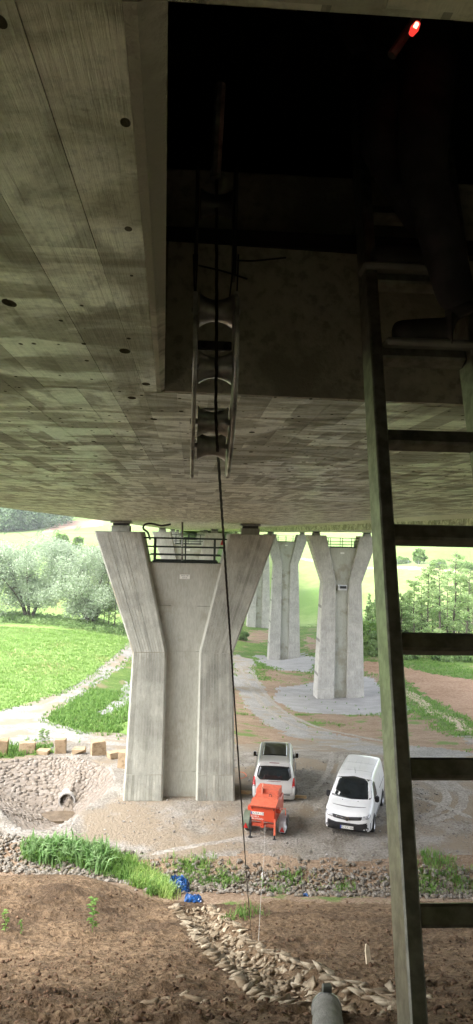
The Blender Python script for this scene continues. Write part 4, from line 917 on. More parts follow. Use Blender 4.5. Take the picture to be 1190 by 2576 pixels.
p = at_g(196, 1392, y0=200, y1=500); tree('round_tree', p, 42*p.y/1861, 34*p.y/1861, 'round', 4000, .42, M['green1'], 'smaller round green tree at the foot of the crop field, right one', 'trees below the crop field', 6)
for i, (px, py, hh, ww) in enumerate([(120, 1397, 18, 40), (225, 1398, 20, 60), (262, 1400, 26, 50)]):
    p = at_g(px, py, y0=200, y1=500); tree('shrub', p, hh*p.y/1861, ww*p.y/1861, 'bush', 2200, .4, M['green2'], ['low dark shrub left of the round trees', 'low spreading shrub right of the round trees', 'shrub beside the pier top on the far hillside'][i], None, 20+i, 'shrub')
hp = []
for i in range(600):    # undergrowth hedge along the stream under the willows
    px = random.uniform(-60, 335); py = np.interp(px, [-60, 100, 335], [1556, 1563, 1592])+random.gauss(0, 5); hp.append(at_g(px, py, y0=45))
V, Q = leaf_cloud([tuple(p+Vector((0, 0, .5))) for p in hp], [.9]*len(hp), 26000, .15, RNG, .7); tag(link('stream_undergrowth', arr_mesh('stream_undergrowth', V, Q), M['green2']), 'dark undergrowth along the stream below the willows', 'undergrowth', kind='stuff')
for i, px in enumerate((262, 272, 287)):
    p = at_g(px, 1583+i*3, y0=45); tree('sapling', p, 6.5+i, 3.0, 'alder', 500, .12, M['green1'], ['thin bare sapling right of the right willow', 'middle thin sapling between willow and pier', 'thin sapling closest to the pier leg'][i], 'saplings by the willow', 30+i)
# alder copse on the right
al = [(1010, 1640, 150, 60), (1040, 1646, 190, 80), (1073, 1648, 230, 90), (1108, 1652, 245, 100), (1140, 1648, 262, 105), (1170, 1655, 225, 100), (1195, 1648, 240, 90), (1000, 1632, 120, 50), (1060, 1630, 170, 70), (1125, 1630, 200, 80), (1025, 1622, 130, 60), (1090, 1620, 160, 70), (1155, 1622, 190, 80), (1180, 1626, 180, 80), (955, 1630, 120, 60), (975, 1636, 110, 60), (935, 1612, 95, 60)]
AL = ['slim alder just right of the ladder stile', 'second alder right of the stile', 'tall alder with dark trunk left in the copse', 'tall alder in the middle of the copse', 'tallest alder with the pointed top in the copse', 'wide alder right of the tallest one', 'alder at the right picture edge', 'short pale alder beside the ladder stile', 'shorter alder behind the dark trunked one', 'alder standing behind the two tallest', 'low alder at the back left of the copse', 'back row alder near the copse middle', 'back row alder behind the tallest tree', 'back row alder by the right edge', 'alder hidden by the ladder stile', 'low alder partly behind the ladder stile', 'alder between floodlight pier and ladder stile']
for i, (px, py, hh, ww) in enumerate(al):
    p = at_g(px, py, y0=60, y1=300); k = p.y/1861; tree('alder_tree', p, hh*k, ww*k*1.15, 'alder', 3000 if i < 7 else 1800, .15, M['alder'], AL[i], 'alders of the copse on the right', 50+i)
for i, (px, py, hh, ww, lab) in enumerate([(925, 1640, 85, 70, 'dense dark green bush right of the floodlight pier foot'), (948, 1648, 60, 60, 'dense bush behind the ladder stile beside the floodlight pier'), (612, 1612, 24, 34, 'green bush between the nearest pier and the farthest pier'), (1030, 1655, 22, 60, 'low shrub under the left alders'), (1120, 1660, 24, 90, 'low shrub under the tall alders'), (1190, 1664, 22, 70, 'low shrub at the right edge under the alders')]):
    p = at_g(px, py, y0=60, y1=300); k = p.y/1861; tree('shrub', p, hh*k, ww*k, 'bush', 4500, .18, M['green2'] if i != 0 else M['green1'], lab, None, 90+i, 'shrub')
for i, (px, py, hh, ww, lab) in enumerate([(1056, 1418, 38, 42, 'round shrub tree above the wire fence on the right hillside'), (1012, 1418, 15, 50, 'low hedge shrub left of the round shrub tree by the fence'), (1105, 1426, 16, 50, 'low hedge shrub right of the round shrub tree by the fence'), (1165, 1432, 16, 60, 'hedge shrub by the fence near the right edge')]):
    p = at_g(px, py, y0=150, y1=400); k = p.y/1861; tree('shrub', p, hh*k, ww*k, 'bush', 3000, .3, M['green2'], lab, 'hedge shrubs along the wire fence', 100+i, 'shrub')
# thin stems of the young wood behind the copse
for i in range(70):
    px = random.uniform(925, 1190); p = at_g(px, random.uniform(1560, 1622), y0=60, y1=320); k = p.y/1861; hh = random.uniform(55, 95)*k
    if i < 40: tree('young_tree', p, hh, 26*k, 'alder', 700, .2, M['alder'], 'thin young tree in the pale wood behind the alders', 'young trees of the wood on the right', 200+i)
# far forest on the left hill top: one mass
fc = []; fr_ = []
for i in range(420):
    px = random.uniform(-120, 205); py0 = np.interp(px, [-120, 0, 100, 135, 210], [1345, 1342, 1334, 1315, 1309]); back = random.random(); p = at_g(px, py0-2, y0=250, y1=700)
    if px > 130: p = p+Vector((0, 60, 0))
    p = p+Vector((0, back*60, 0)); k = random.uniform(11, 16)
    for j in range(3): fc.append((p.x+random.gauss(0, 3), p.y+random.gauss(0, 3), p.z+k*(.3+.3*j)+back*3)); fr_.append(random.uniform(2.5, 4.5))
V, Q = leaf_cloud(fc, fr_, 70000, .75, RNG, .9); tag(link('hilltop_forest', arr_mesh('hilltop_forest', V, Q), M['forest']), 'dark deciduous forest on the hilltop at the upper left', 'forest', kind='stuff')
# wire fence on the right hillside
fp = [at_g(px, py, y0=150, y1=400) for px, py in [(975, 1421), (1000, 1422), (1027, 1424), (1053, 1426), (1080, 1428), (1107, 1430), (1134, 1431), (1161, 1433), (1190, 1434), (1220, 1436)]]
fe = empty('wire_fence', fp[0]); tag(fe, 'wire mesh fence with metal posts across the right hillside', 'fence')
for q in fp: m = MB(); m.tube([q-fp[0], q-fp[0]+Vector((0, 0, 2.1))], .06, 6); m.build('post', GALV, fe)
for a, c in zip(fp[:-1], fp[1:]):
    m = MB()
    for zz in np.arange(.15, 2.1, .28): m.tube([a-fp[0]+Vector((0, 0, zz)), c-fp[0]+Vector((0, 0, zz))], .016, 4)
    for t in np.arange(.06, 1, .12): q = a+(c-a)*t-fp[0]; m.tube([q, q+Vector((0, 0, 2.0))], .014, 4)
    m.build('mesh_panel', GALV, fe)
# ------------------------------------------------------------------ vehicles
def paint(name, c, rough=.3, metal=0.): 
    m = simple(name, c, rough, metal, .5, .6, var=.03, scale=2); m.node_tree.nodes['Principled BSDF'].inputs['Coat Roughness'].default_value = .12; return m
WPAINT = paint('white_paint', (.78, .79, .80)); SPAINT = paint('silver_paint', (.56, .56, .55), .35, .35); GLASS = simple('dark_glass', (.012, .016, .018), .06, 0, .7, var=.3, scale=3); BLKTRIM = simple('black_trim', (.018, .018, .02), .5, var=.2); TYRE = simple('tyre_rubber', (.022, .022, .022), .8, var=.2); RIM = simple('wheel_rim', (.45, .46, .47), .35, .8); CHROME = simple('chrome', (.65, .66, .68), .15, 1.); LENS = simple('lamp_lens', (.55, .57, .6), .12, .3, .8, .6, var=.35, scale=14); REDL = simple('red_lens', (.42, .012, .012), .2, 0, .6, .5, var=.25, scale=10); ORL = simple('amber_lens', (.5, .13, .03), .25); EUB = simple('plate_blue', (.02, .05, .35), .4); PLW = simple('plate_white', (.72, .72, .68), .4, var=.03); PAPER = simple('paper', (.75, .76, .74), .8, var=.03)
def chaikin(p, it=2):
    for _ in range(it):
        q = []
        for i in range(len(p)):
            a, b = Vector(p[i]), Vector(p[(i+1) % len(p)]); q += [a*.75+b*.25, a*.25+b*.75]
        p = q
    return [tuple(v) for v in p]
def roundpoly(p, r=.05, n=3):
    out = []; k = len(p)
    for i in range(k):
        a, b, c = Vector(p[i-1]), Vector(p[i]), Vector(p[(i+1) % k]); u = a-b; w = c-b; d = min(r, u.length*.45, w.length*.45); s, e = b+u.normalized()*d, b+w.normalized()*d
        for j in range(n+1): t = j/n; out.append(tuple(s*(1-t)**2+b*2*t*(1-t)+e*t*t))
    q = []
    for i in range(len(out)):
        a, b = Vector(out[i]), Vector(out[(i+1) % len(out)]); m_ = max(1, int((b-a).length/.12)); q += [tuple(a+(b-a)*j/m_) for j in range(m_)]
    return q
class Van:
    def __init__(s, name, label, mat, st, belt=1.05):
        s.root = empty(name); tag(s.root, label, 'van'); st = np.array(st); ss = np.unique(np.concatenate([np.linspace(0, .5, 14), np.linspace(.5, 2.4, 24), np.linspace(2.4, st[-1, 0]-.4, 14), np.linspace(st[-1, 0]-.4, st[-1, 0], 10)]))
        def sm(col):
            f = np.interp(ss, st[:, 0], st[:, col]); g = f.copy(); g[1:-1] = .25*f[:-2]+.5*f[1:-1]+.25*f[2:]; return g
        W, B, Tt, WT = (sm(i) for i in range(1, 5)); rings = []
        for y, w, b, t, wt in zip(ss, W, B, Tt, WT):
            bz = min(belt, b+.74*(t-b)); half = [(w*.55, b), (w-.06, b+.01), (w-.015, b+.10), (w, b+.45*(bz-b)), (w-.012, bz), ((w+wt)/2+.01, bz+.5*(t-bz)), (wt+.03, t-.085), (wt-.06, t-.012), (wt*.5, t+.012)]
            ring = [(x, z) for x, z in half]+[(-x, z) for x, z in half[::-1]]
            rings.append([(x, y, z) for x, z in [q[:2] for q in chaikin([(x, z) for x, z in ring], 2)]])
        n = len(rings[0]); V = [p for r_ in rings for p in r_]; F = []
        for i in range(len(rings)-1):
            for k in range(n): F.append((i*n+k, i*n+(k+1) % n, (i+1)*n+(k+1) % n, (i+1)*n+k))
        F += [tuple(range(n))[::-1], tuple((len(rings)-1)*n+k for k in range(n))]
        me = pydata('body', V, F); s.body = link('body', me, mat, s.root); autosmooth(s.body, 50)
        bm = bmesh.new(); bm.from_mesh(s.body.data); bmesh.ops.recalc_face_normals(bm, faces=bm.faces); bm.to_mesh(s.body.data); s.bvh = BVHTree.FromBMesh(bm); bm.free(); s.L = st[-1, 0]
    def proj(s, view, a, b, off):
        o, d = {'front': ((a, -2, b), (0, 1, 0)), 'rear': ((a, s.L+2, b), (0, -1, 0)), 'right': ((3, a, b), (-1, 0, 0)), 'left': ((-3, a, b), (1, 0, 0)), 'top': ((a, b, 4), (0, 0, -1))}[view]
        h = s.bvh.ray_cast(Vector(o), Vector(d))
        if h[0] is None: h = s.bvh.find_nearest(Vector(o)+Vector(d)*(2.2 if view in ('front', 'rear') else 2.))
        nr_ = h[1] if h[1].dot(Vector(d)) < 0 else -h[1]
        return h[0]+nr_*off
    def panel(s, name, view, poly, mat, off=.006, parent=None, rnd=2, K=5, dens=4):
        pts = roundpoly([(x, z, 0) for x, z in poly], .035*rnd) if rnd else [(x, z, 0) for x, z in poly]
        if not rnd:
            q = []
            for i in range(len(pts)):
                a, b = Vector(pts[i]), Vector(pts[(i+1) % len(pts)]); q += [tuple(a+(b-a)*j/dens) for j in range(dens)]
            pts = q
        c = (sum(p[0] for p in pts)/len(pts), sum(p[1] for p in pts)/len(pts)); V = [s.proj(view, c[0], c[1], off)]; F = []; n = len(pts)
        for k in range(1, K+1):
            for p in pts: f = k/K; V.append(s.proj(view, c[0]+(p[0]-c[0])*f, c[1]+(p[1]-c[1])*f, off))
        for p in pts: V.append(s.proj(view, p[0], p[1], -.01))
        for i in range(n): F.append((0, 1+i, 1+(i+1) % n))
        for k in range(K):
            for i in range(n): F.append((1+k*n+i, 1+(k+1)*n+i, 1+(k+1)*n+(i+1) % n, 1+k*n+(i+1) % n))
        me = pydata(name, V, F); bm = bmesh.new(); bm.from_mesh(me); bmesh.ops.recalc_face_normals(bm, faces=bm.faces); bm.to_mesh(me); bm.free()
        return link(name, me, mat, parent or s.root, True)
    def mir(s, name, view, poly, mat, off=.006, **k):
        for sg in (1, -1):
            v = view if view not in ('right', 'left') else ('right' if sg > 0 else 'left'); s.panel(name, v, [((sg*x if view in ('front', 'rear', 'top') else x), z) for x, z in (poly if sg > 0 or view in ('right', 'left') else poly[::-1])], mat, off, **k)
    def wheels(s, ys, r=.335, wx=.90):
        for y in ys:
            for sg in (-1, 1):
                v = 'right' if sg > 0 else 'left'; a = [(y+math.cos(t)*(r+.075), r+math.sin(t)*(r+.075)) for t in np.arange(-.15, math.pi+.2, .3)]; s.panel('wheel_arch', v, a+[(y-r, .2), (y+r, .2)][::-1], BLKTRIM, .004, rnd=1)
                w = empty('wheel', (sg*wx, y, r)); w.parent = s.root; Mx = Matrix.Rotation(R(90)*sg, 4, 'Y')
                m = MB(); m.lathe([(r-.11, -.10), (r-.02, -.10), (r, -.07), (r, .07), (r-.02, .10), (r-.11, .10)], 28, Mx); autosmooth(m.build('tyre', TYRE, w)); m = MB(); m.lathe([(r-.105, .095), (r-.14, .05), (.09, .06), (.08, .085), (0, .09)], 20, Mx); autosmooth(m.build('rim', RIM, w))
    def mirror(s, x, y, z, mat):
        for sg in (-1, 1):
            mi = empty('mirror', (sg*x, y, z)); mi.parent = s.root; m = MB(); m.box((0, 0, 0), (.17, .10, .26)); m.build('mirror_shell', mat, mi, bevel=.035, seg=2); m = MB(); m.box((0, .054, 0), (.13, .006, .21)); m.build('mirror_glass', GLASS, mi); m = MB(); m.box((-sg*.11, 0, -.08), (.12, .05, .05)); m.build('mirror_arm', BLKTRIM, mi)
    def plate(s, view, x, z, text):
        p = s.proj(view, x, z, .02); pl = empty('licence_plate', p); pl.parent = s.root; pl.rotation_euler = (R(-8) if view == 'front' else R(-6), 0, 0 if view == 'front' else math.pi)
        m = MB(); m.box((0, 0, 0), (.53, .012, .115)); m.build('plate_base', PLW, pl); m = MB(); m.box((-.242, -.008, 0), (.044, .006, .113)); m.build('plate_band', EUB, pl); text_mesh(text, .115, INK, pl, Matrix.Translation((.025, -.008, 0)) @ FACE); return pl
# ---- white panel van facing the camera
van = Van('panel_van', 'white panel van facing the camera, parked right of the orange trailer', WPAINT, [
 (0, .62, .40, .74, .55), (.05, .80, .27, .90, .70), (.14, .895, .23, .99, .80), (.32, .945, .21, 1.05, .855), (.62, .96, .20, 1.13, .86), (.98, .962, .20, 1.225, .85), (1.2, .962, .2, 1.41, .82), (1.5, .962, .2, 1.63, .77), (1.78, .962, .2, 1.80, .735), (1.98, .962, .2, 1.87, .73), (2.5, .962, .2, 1.915, .735), (4.5, .962, .2, 1.91, .735), (4.82, .955, .22, 1.88, .735), (4.93, .94, .3, 1.82, .72), (4.96, .90, .34, 1.74, .68)])
van.panel('windscreen', 'front', [(-.83, 1.245), (0, 1.215), (.83, 1.245), (.74, 1.78), (0, 1.845), (-.74, 1.78)], GLASS, .006)
van.panel('lower_bumper', 'front', [(-.97, .22), (.97, .22), (.97, .63), (.75, .635), (.45, .57), (-.45, .57), (-.75, .635), (-.97, .63)], BLKTRIM, .014, rnd=1)
van.panel('grille', 'front', [(-.60, .86), (0, .80), (.60, .86), (.56, .73), (0, .665), (-.56, .73)], BLKTRIM, .012, rnd=1)
van.panel('grille_bar', 'front', [(-.44, .80), (-.1, .755), (-.1, .735), (-.44, .78)], CHROME, .018, rnd=0)
van.mir('headlamp', 'front', [(.50, .80), (.60, .865), (.88, .96), (.905, .87), (.82, .78), (.60, .735)], LENS, .010)
van.mir('fog_lamp', 'front', [(.70, .34), (.84, .36), (.84, .46), (.70, .44)], simple('fog_recess', (.03, .03, .032), .4), .018, rnd=1); van.mir('fog_lens', 'front', [(.74, .36), (.81, .37), (.81, .42), (.74, .41)], LENS, .022)
bd = van.proj('front', 0, .735, .03); bg = empty('badge', bd); bg.parent = van.root
m = MB(); m.lathe([(.060, -.006), (.078, -.006), (.078, .006), (.060, .006), (.060, -.006)], 24, Matrix.Rotation(R(75), 4, 'X')); m.build('badge_ring', CHROME, bg); m = MB(); m.add([(-.09, -.004, -.004), (.015, -.004, -.018), (.005, -.004, .004), (.09, -.004, .004), (-.015, -.004, .018), (-.005, -.004, -.004)], [(0, 1, 2), (0, 2, 5), (5, 2, 4), (2, 3, 4)]); m.build('badge_bolt', CHROME, bg)
van.plate('front', 0, .40, 'FD:EX 666')
van.mir('side_window', 'right', [(1.30, 1.16), (2.12, 1.13), (2.12, 1.62), (1.95, 1.72), (1.72, 1.66)], GLASS, .005, rnd=1)
van.mir('door_handle', 'right', [(2.02, 1.02), (2.20, 1.02), (2.20, 1.06), (2.02, 1.06)], BLKTRIM, .025, rnd=1); van.mir('side_moulding', 'right', [(1.05, .42), (3.4, .42), (3.4, .50), (1.05, .50)], BLKTRIM, .008, rnd=0)
for y0, y1 in ((1.15, 1.156), (2.26, 2.266), (3.45, 3.456)): van.mir('door_gap', 'right', [(y0, .4), (y1+.006, .4), (y1+.006, 1.6 if y0 > 2 else 1.1), (y0, 1.6 if y0 > 2 else 1.1)], BLKTRIM, .002, rnd=0)
van.mir('slide_rail', 'right', [(3.0, 1.10), (4.7, 1.08), (4.7, 1.11), (3.0, 1.13)], BLKTRIM, .004, rnd=0)
for x in (-.48, -.17, .06, .36):
    for y0, y1 in ((2.55, 3.45), (3.6, 4.55)): van.panel('roof_rib', 'top', [(x-.022, y0), (x+.022, y0), (x+.022, y1), (x-.022, y1)], WPAINT, .016, rnd=1)
for y0 in (2.44, 3.52): van.panel('roof_seam', 'top', [(-.66, y0), (.66, y0), (.66, y0+.03), (-.66, y0+.03)], simple('seam_grey', (.38, .39, .4), .5), .003, rnd=0)
van.mir('roof_gutter', 'top', [(.66, 2.0), (.685, 2.0), (.685, 4.7), (.66, 4.7)], simple('gutter_grey', (.5, .51, .52), .5), .004, rnd=0)
van.panel('bonnet_gap', 'front', [(-.84, 1.10), (0, 1.075), (.84, 1.10), (.84, 1.092), (0, 1.067), (-.84, 1.092)], simple('gap_grey', (.2, .2, .2), .6), .002, rnd=0)
van.mir('washer_jet', 'top', [(.30, .78), (.335, .78), (.335, .81), (.30, .81)], BLKTRIM, .012, rnd=1)
a = van.proj('top', 0, 2.12, 0); m = MB(); m.tube([a, a+Vector((0, -.16, .28))], .006, 5); m.build('aerial', BLKTRIM, van.root)
pw = [van.proj('front', x, z, .012) for x, z in [(.44, 1.82), (.60, 1.72), (.70, 1.55), (.70, 1.40), (.72, 1.24)]]; m = MB(); m.tube(spline(pw, 6), .012, 5); m.build('white_cord', PAPER, van.root, True)
m = MB(); q = [van.proj('front', x, z, .008) for x, z in [(-.76, 1.30), (-.50, 1.27), (-.47, 1.36), (-.70, 1.42)]]; m.add(q, [(0, 1, 2, 3)]); m.build('dashboard_paper', PAPER, van.root)
van.wheels((.93, 4.0)); van.mirror(1.02, 1.42, 1.16, BLKTRIM)
fl0 = at_z(822, 2092, 0); fr0 = at_z(924, 2120, 0); fc_ = (fl0+fr0)/2; dv = fr0-fl0; van.root.location = (fc_.x, fc_.y, h1(fc_.x, fc_.y)); van.root.rotation_euler = (0, 0, R(-21))
# ---- silver van seen from the rear
sv = Van('passenger_van', 'silver passenger van seen from behind with dark glass roof, parked behind the trailer', SPAINT, [
 (0, .62, .42, .72, .55), (.06, .82, .28, .92, .70), (.2, .92, .24, 1.02, .80), (.5, .955, .22, 1.1, .85), (.95, .965, .2, 1.2, .85), (1.2, .965, .2, 1.5, .79), (1.5, .965, .2, 1.78, .735), (1.75, .965, .2, 1.86, .72), (2.6, .965, .2, 1.90, .725), (4.4, .965, .22, 1.88, .725), (4.75, .96, .24, 1.845, .72), (4.86, .955, .27, 1.62, .76), (4.95, .95, .3, 1.20, .80), (5.0, .945, .33, 1.02, .84), (5.06, .93, .36, .80, .86), (5.10, .88, .40, .68, .80)])
sv.panel('rear_window', 'rear', [(-.76, 1.28), (-.62, 1.14), (.62, 1.14), (.76, 1.28), (.70, 1.66), (.55, 1.74), (-.55, 1.74), (-.70, 1.66)], GLASS, .006, rnd=1)
sv.mir('tail_lamp', 'rear', [(.80, .86), (.93, .86), (.93, 1.24), (.84, 1.26)], REDL, .012, rnd=1); sv.mir('tail_lamp_white', 'rear', [(.82, .87), (.92, .87), (.92, .92), (.82, .92)], LENS, .016, rnd=1)
sv.plate('rear', 0.02, .86, 'DU:EA 221'); sv.panel('brake_light', 'rear', [(-.22, 1.81), (.22, 1.81), (.22, 1.83), (-.22, 1.83)], simple('dark_red', (.14, .01, .01), .3), .02, rnd=0)
sv.panel('tailgate_trim', 'rear', [(-.32, 1.085), (.32, 1.085), (.32, 1.105), (-.32, 1.105)], CHROME, .012, rnd=0); sv.panel('number_recess', 'rear', [(-.36, .77), (.36, .77), (.36, .95), (-.36, .95)], SPAINT, .002, rnd=0)
for zz in (.62,): sv.panel('tailgate_gap', 'rear', [(-.80, zz), (.80, zz), (.80, zz+.012), (-.80, zz+.012)], BLKTRIM, .003, rnd=0)
sv.mir('tailgate_gap', 'rear', [(.80, .63), (.81, .63), (.81, 1.15), (.80, 1.15)], BLKTRIM, .003, rnd=0)
sv.panel('bumper_step', 'rear', [(-.72, .555), (.72, .555), (.72, .60), (-.72, .60)], BLKTRIM, .006, rnd=0); sv.panel('rear_wiper', 'rear', [(-.30, 1.175), (.05, 1.155), (.05, 1.175), (-.30, 1.19)], BLKTRIM, .02, rnd=0)
sv.panel('glass_roof', 'top', [(-.58, 1.95), (.58, 1.95), (.58, 3.95), (-.58, 3.95)], GLASS, .006, rnd=1)
sv.mir('roof_rail', 'top', [(.655, 1.9), (.69, 1.9), (.69, 4.55), (.655, 4.55)], GALV, .03, rnd=1)
m = MB(); pp = [sv.proj('top', x, 4.80, .03) for x in np.linspace(-.62, .62, 7)]
for a, c in zip(pp[:-1], pp[1:]): m.hexa([a+Vector((0, -.12, -.02)), c+Vector((0, -.12, -.02)), c+Vector((0, .06, -.035)), a+Vector((0, .06, -.035)), a+Vector((0, -.12, .0)), c+Vector((0, -.12, .0)), c+Vector((0, .06, -.012)), a+Vector((0, .06, -.012))])
m.build('roof_spoiler', SPAINT, sv.root)
sv.mir('side_window', 'right', [(1.5, 1.16), (2.3, 1.13), (2.3, 1.66), (1.95, 1.70)], GLASS, .005, rnd=1); sv.mir('side_window', 'right', [(2.4, 1.13), (3.4, 1.13), (3.4, 1.66), (2.4, 1.66)], GLASS, .005, rnd=1); sv.mir('side_window', 'right', [(3.5, 1.13), (4.6, 1.16), (4.5, 1.64), (3.5, 1.66)], GLASS, .005, rnd=1)
sv.panel('windscreen', 'front', [(-.83, 1.25), (.83, 1.25), (.72, 1.76), (-.72, 1.76)], GLASS, .006)
sv.wheels((.95, 4.1)); sv.mirror(1.03, 1.5, 1.18, SPAINT)
rl0 = at_z(640, 1996, .28); rr0 = at_z(737, 2007, .28); rc = (rl0+rr0)/2; dv = rr0-rl0; ang = R(-8)
hd_ = Vector((-math.sin(ang), math.cos(ang), 0)); o = Vector((rc.x, rc.y, 0))+hd_*5.08*1.07; sv.root.scale = (1.02, 1.07, 1.03); sv.root.location = (o.x, o.y, h1(o.x, o.y)+.01); sv.root.rotation_euler = (0, 0, ang+math.pi)
# timber beam as wheel chock
WOOD = ground_mat('timber', [(.3, (.42, .30, .16)), (.7, (.58, .44, .26))], 5, [(.3, (.36, .25, .13)), (.7, (.6, .46, .28))], 40, .4, stretch=(.3, 3, 3), bs=.3, bd=.01)
a = at_z(606, 1990, .08); c = at_z(771, 2004, .08); a.y += .0; mid = (a+c)/2; mid.z = h1(mid.x, mid.y)+.075
m = MB(); m.box((0, 0, 0), ((c-a).length, .14, .15)); tb = m.build('timber_beam', WOOD, None, bevel=.008); tb.location = mid; tb.rotation_euler = (0, 0, math.atan2(c.y-a.y, c.x-a.x)); tag(tb, 'squared timber beam lying behind the wheels of the silver van', 'timber')
tag(tube_obj('orange_lead', spline([at_g(940, 1e9, y0=30)]*0 or [at_g(602, 1942), at_g(613, 1944), at_g(620, 1952), at_g(610, 1958), at_g(600, 1957)], 5), .02, simple('orange_cable', (.6, .12, .04), .5)), 'thin orange cable loop beside the right leg of the nearest pier', 'cable')
# ---- orange winch trailer
ORG = paint('orange_paint', (.56, .062, .022), .45); ORGT = simple('orange_pale', (.60, .13, .07), .6, var=.1); GREENF = simple('mudguard_green', (.10, .13, .09), .5); GREYF = simple('mudguard_grey', (.42, .43, .45), .4)  # paler orange for lid, covers, right leg and guard rail
tr = empty('winch_trailer'); tag(tr, 'orange cable winch trailer on two wheels in front of the silver van', 'trailer')
f1_ = at_z(627, 2106, 0); f2_ = at_z(692, 2114, 0); tc_ = (f1_+f2_)/2; dv = f2_-f1_; tr.location = (tc_.x, tc_.y, h1(tc_.x, tc_.y)); tr.rotation_euler = (0, 0, math.atan2(dv.y, dv.x))
W2 = .50
m = MB(); m.prism([(.05, .66), (.05, 1.26), (.55, 1.36), (1.05, 1.38), (1.10, 1.22), (1.95, 1.22), (1.95, .60), (.3, .60)], -W2, W2, 'x'); bx = m.build('housing', ORG, tr, bevel=.015)
m = MB(); m.hexa([(-W2-.02, -.01, 1.262), (W2+.02, -.01, 1.262), (W2+.02, .56, 1.372), (-W2-.02, .56, 1.372), (-W2-.02, -.01, 1.29), (W2+.02, -.01, 1.29), (W2+.02, .56, 1.40), (-W2-.02, .56, 1.40)]); m.build('lid', ORGT, tr)
m = MB(); m.box((.02, .83, 1.39), (.86, .48, .02)); m.build('top_cover', ORGT, tr)
m = MB(); m.prism([(1.12, 1.223), (1.14, 1.55), (1.92, 1.52), (1.95, 1.223)], -.52, .42, 'x'); m.build('engine_hood', ORGT, tr, bevel=.015)
m = MB(); m.prism([(1.0, 1.40), (1.0, 1.68), (1.16, 1.80), (1.2, 1.52)], -.26, -.22, 'x'); m.build('control_flap', simple('flap_pink', (.62, .28, .2), .6), tr)
m = MB(); m.tube([(.10, .80, 1.40), (.10, .80, 1.47), (.15, .80, 1.50), (.20, .80, 1.47), (.20, .80, 1.40)], .015, 6); m.build('lifting_eye', BLKTRIM, tr)
m = MB(); m.box((0, .036, .96), (.93, .02, .52)); dr = m.build('rear_door', ORG, tr, bevel=.006)
m = MB(); m.box((0, .0, 1.235), (1.0, .05, .04)); m.build('hinge_bar', simple('orange_dark', (.22, .03, .012), .6), tr)
for x in (-.44, .44): m = MB(); m.box((x, .02, 1.19), (.03, .03, .1)); m.build('latch', BLKTRIM, tr)
m = MB(); m.box((0, .12, .52), (1.0, .16, .12)); m.build('rear_beam', simple('orange_beam', (.36, .05, .02), .6), tr, bevel=.01)
pl = empty('licence_plate', (-.22, .018, .98)); pl.parent = tr; m = MB(); m.box((0, 0, 0), (.52, .01, .115)); m.build('plate_base', PLW, pl); m = MB(); m.box((-.238, -.007, 0), (.044, .006, .113)); m.build('plate_band', EUB, pl); text_mesh('DU:EA 121', .112, INK, pl, Matrix.Translation((.025, -.007, 0)) @ FACE)
text_mesh('BAGELA', .09, PAPER, dr, Matrix.Translation((-.31, .022, .85)) @ FACE); text_mesh('SEILWINDEN', .085, PAPER, dr, Matrix.Translation((-.22, .022, .76)) @ FACE)
for sg in (-1, 1):
    mg = empty('mudguard', (sg*.74, .75, .36)); mg.parent = tr; n_ = 12; vv = []; ff = []
    for k in range(n_+1):
        a = math.pi*(1.08-1.16*k/n_); r0 = .44
        for xx, rr in ((-.13, r0), (.13, r0), (.13, r0-.025), (-.13, r0-.025)): vv.append((xx, math.cos(a)*-rr*1.05, math.sin(a)*rr))
    for k in range(n_):
        for j in range(4): ff.append((k*4+j, k*4+(j+1) % 4, (k+1)*4+(j+1) % 4, (k+1)*4+j))
    m = MB(); m.add(vv, ff+[(0, 1, 2, 3), (n_*4, n_*4+1, n_*4+2, n_*4+3)]); m.box((-sg*.0, -.455, -.03), (.26, .012, .20)); autosmooth(m.build('guard_shell', GREENF if sg < 0 else GREYF, mg))
    m = MB(); m.add([(-.10, -.48, -.11), (.10, -.48, -.11), (0, -.48, .10), (-.10, -.465, -.11), (.10, -.465, -.11), (0, -.465, .10)], [(0, 1, 2), (5, 4, 3), (0, 3, 4, 1), (1, 4, 5, 2), (2, 5, 3, 0)]); m.build('reflector', REDL, mg)
    w = empty('wheel', (sg*.74, .75, .345)); w.parent = tr; Mx = Matrix.Rotation(R(90)*sg, 4, 'Y'); m = MB(); m.lathe([(.22, -.09), (.325, -.09), (.345, -.06), (.345, .06), (.325, .09), (.22, .09)], 26, Mx); autosmooth(m.build('tyre', TYRE, w)); m = MB(); m.lathe([(.225, .08), (.18, .03), (.06, .05), (0, .06)], 18, Mx); autosmooth(m.build('rim', RIM, w))
    lg = empty('support_leg', (sg*.49, .03, 0)); lg.parent = tr; m = MB(); m.box((0, 0, .50), (.075, .075, .62)); m.build('outer_tube', ORGT if sg > 0 else BLKTRIM, lg, bevel=.006); m = MB(); m.box((0, 0, .22), (.055, .055, .42)); m.build('inner_tube', BLKTRIM, lg); m = MB(); m.box((0, 0, .02), (.14, .12, .025)); m.build('foot', BLKTRIM, lg)
    m = MB(); m.box((sg*.58, .35, 1.06), (.16, .22, .17)); m.build('side_box', ORG, tr, bevel=.015)
m = MB(); m.tube([(.62, .40, 1.10), (.84, .45, 1.12), (.84, .45, .86)], .02, 6); m.build('guard_rail', ORGT, tr)
m = MB(); m.box((.03, -.03, .62), (.05, .06, .26)); m.box((-.04, -.03, .62), (.03, .06, .26)); m.box((0, -.03, .50), (.13, .07, .06)); m.build('cable_guide', ORG, tr)
m = MB(); m.tube([(0, 1.95, .62), (0, 2.7, .5)], .05, 8); m.build('drawbar', ORG, tr)
WINCH = tr.matrix_basis @ Vector((0, -.06, .50))
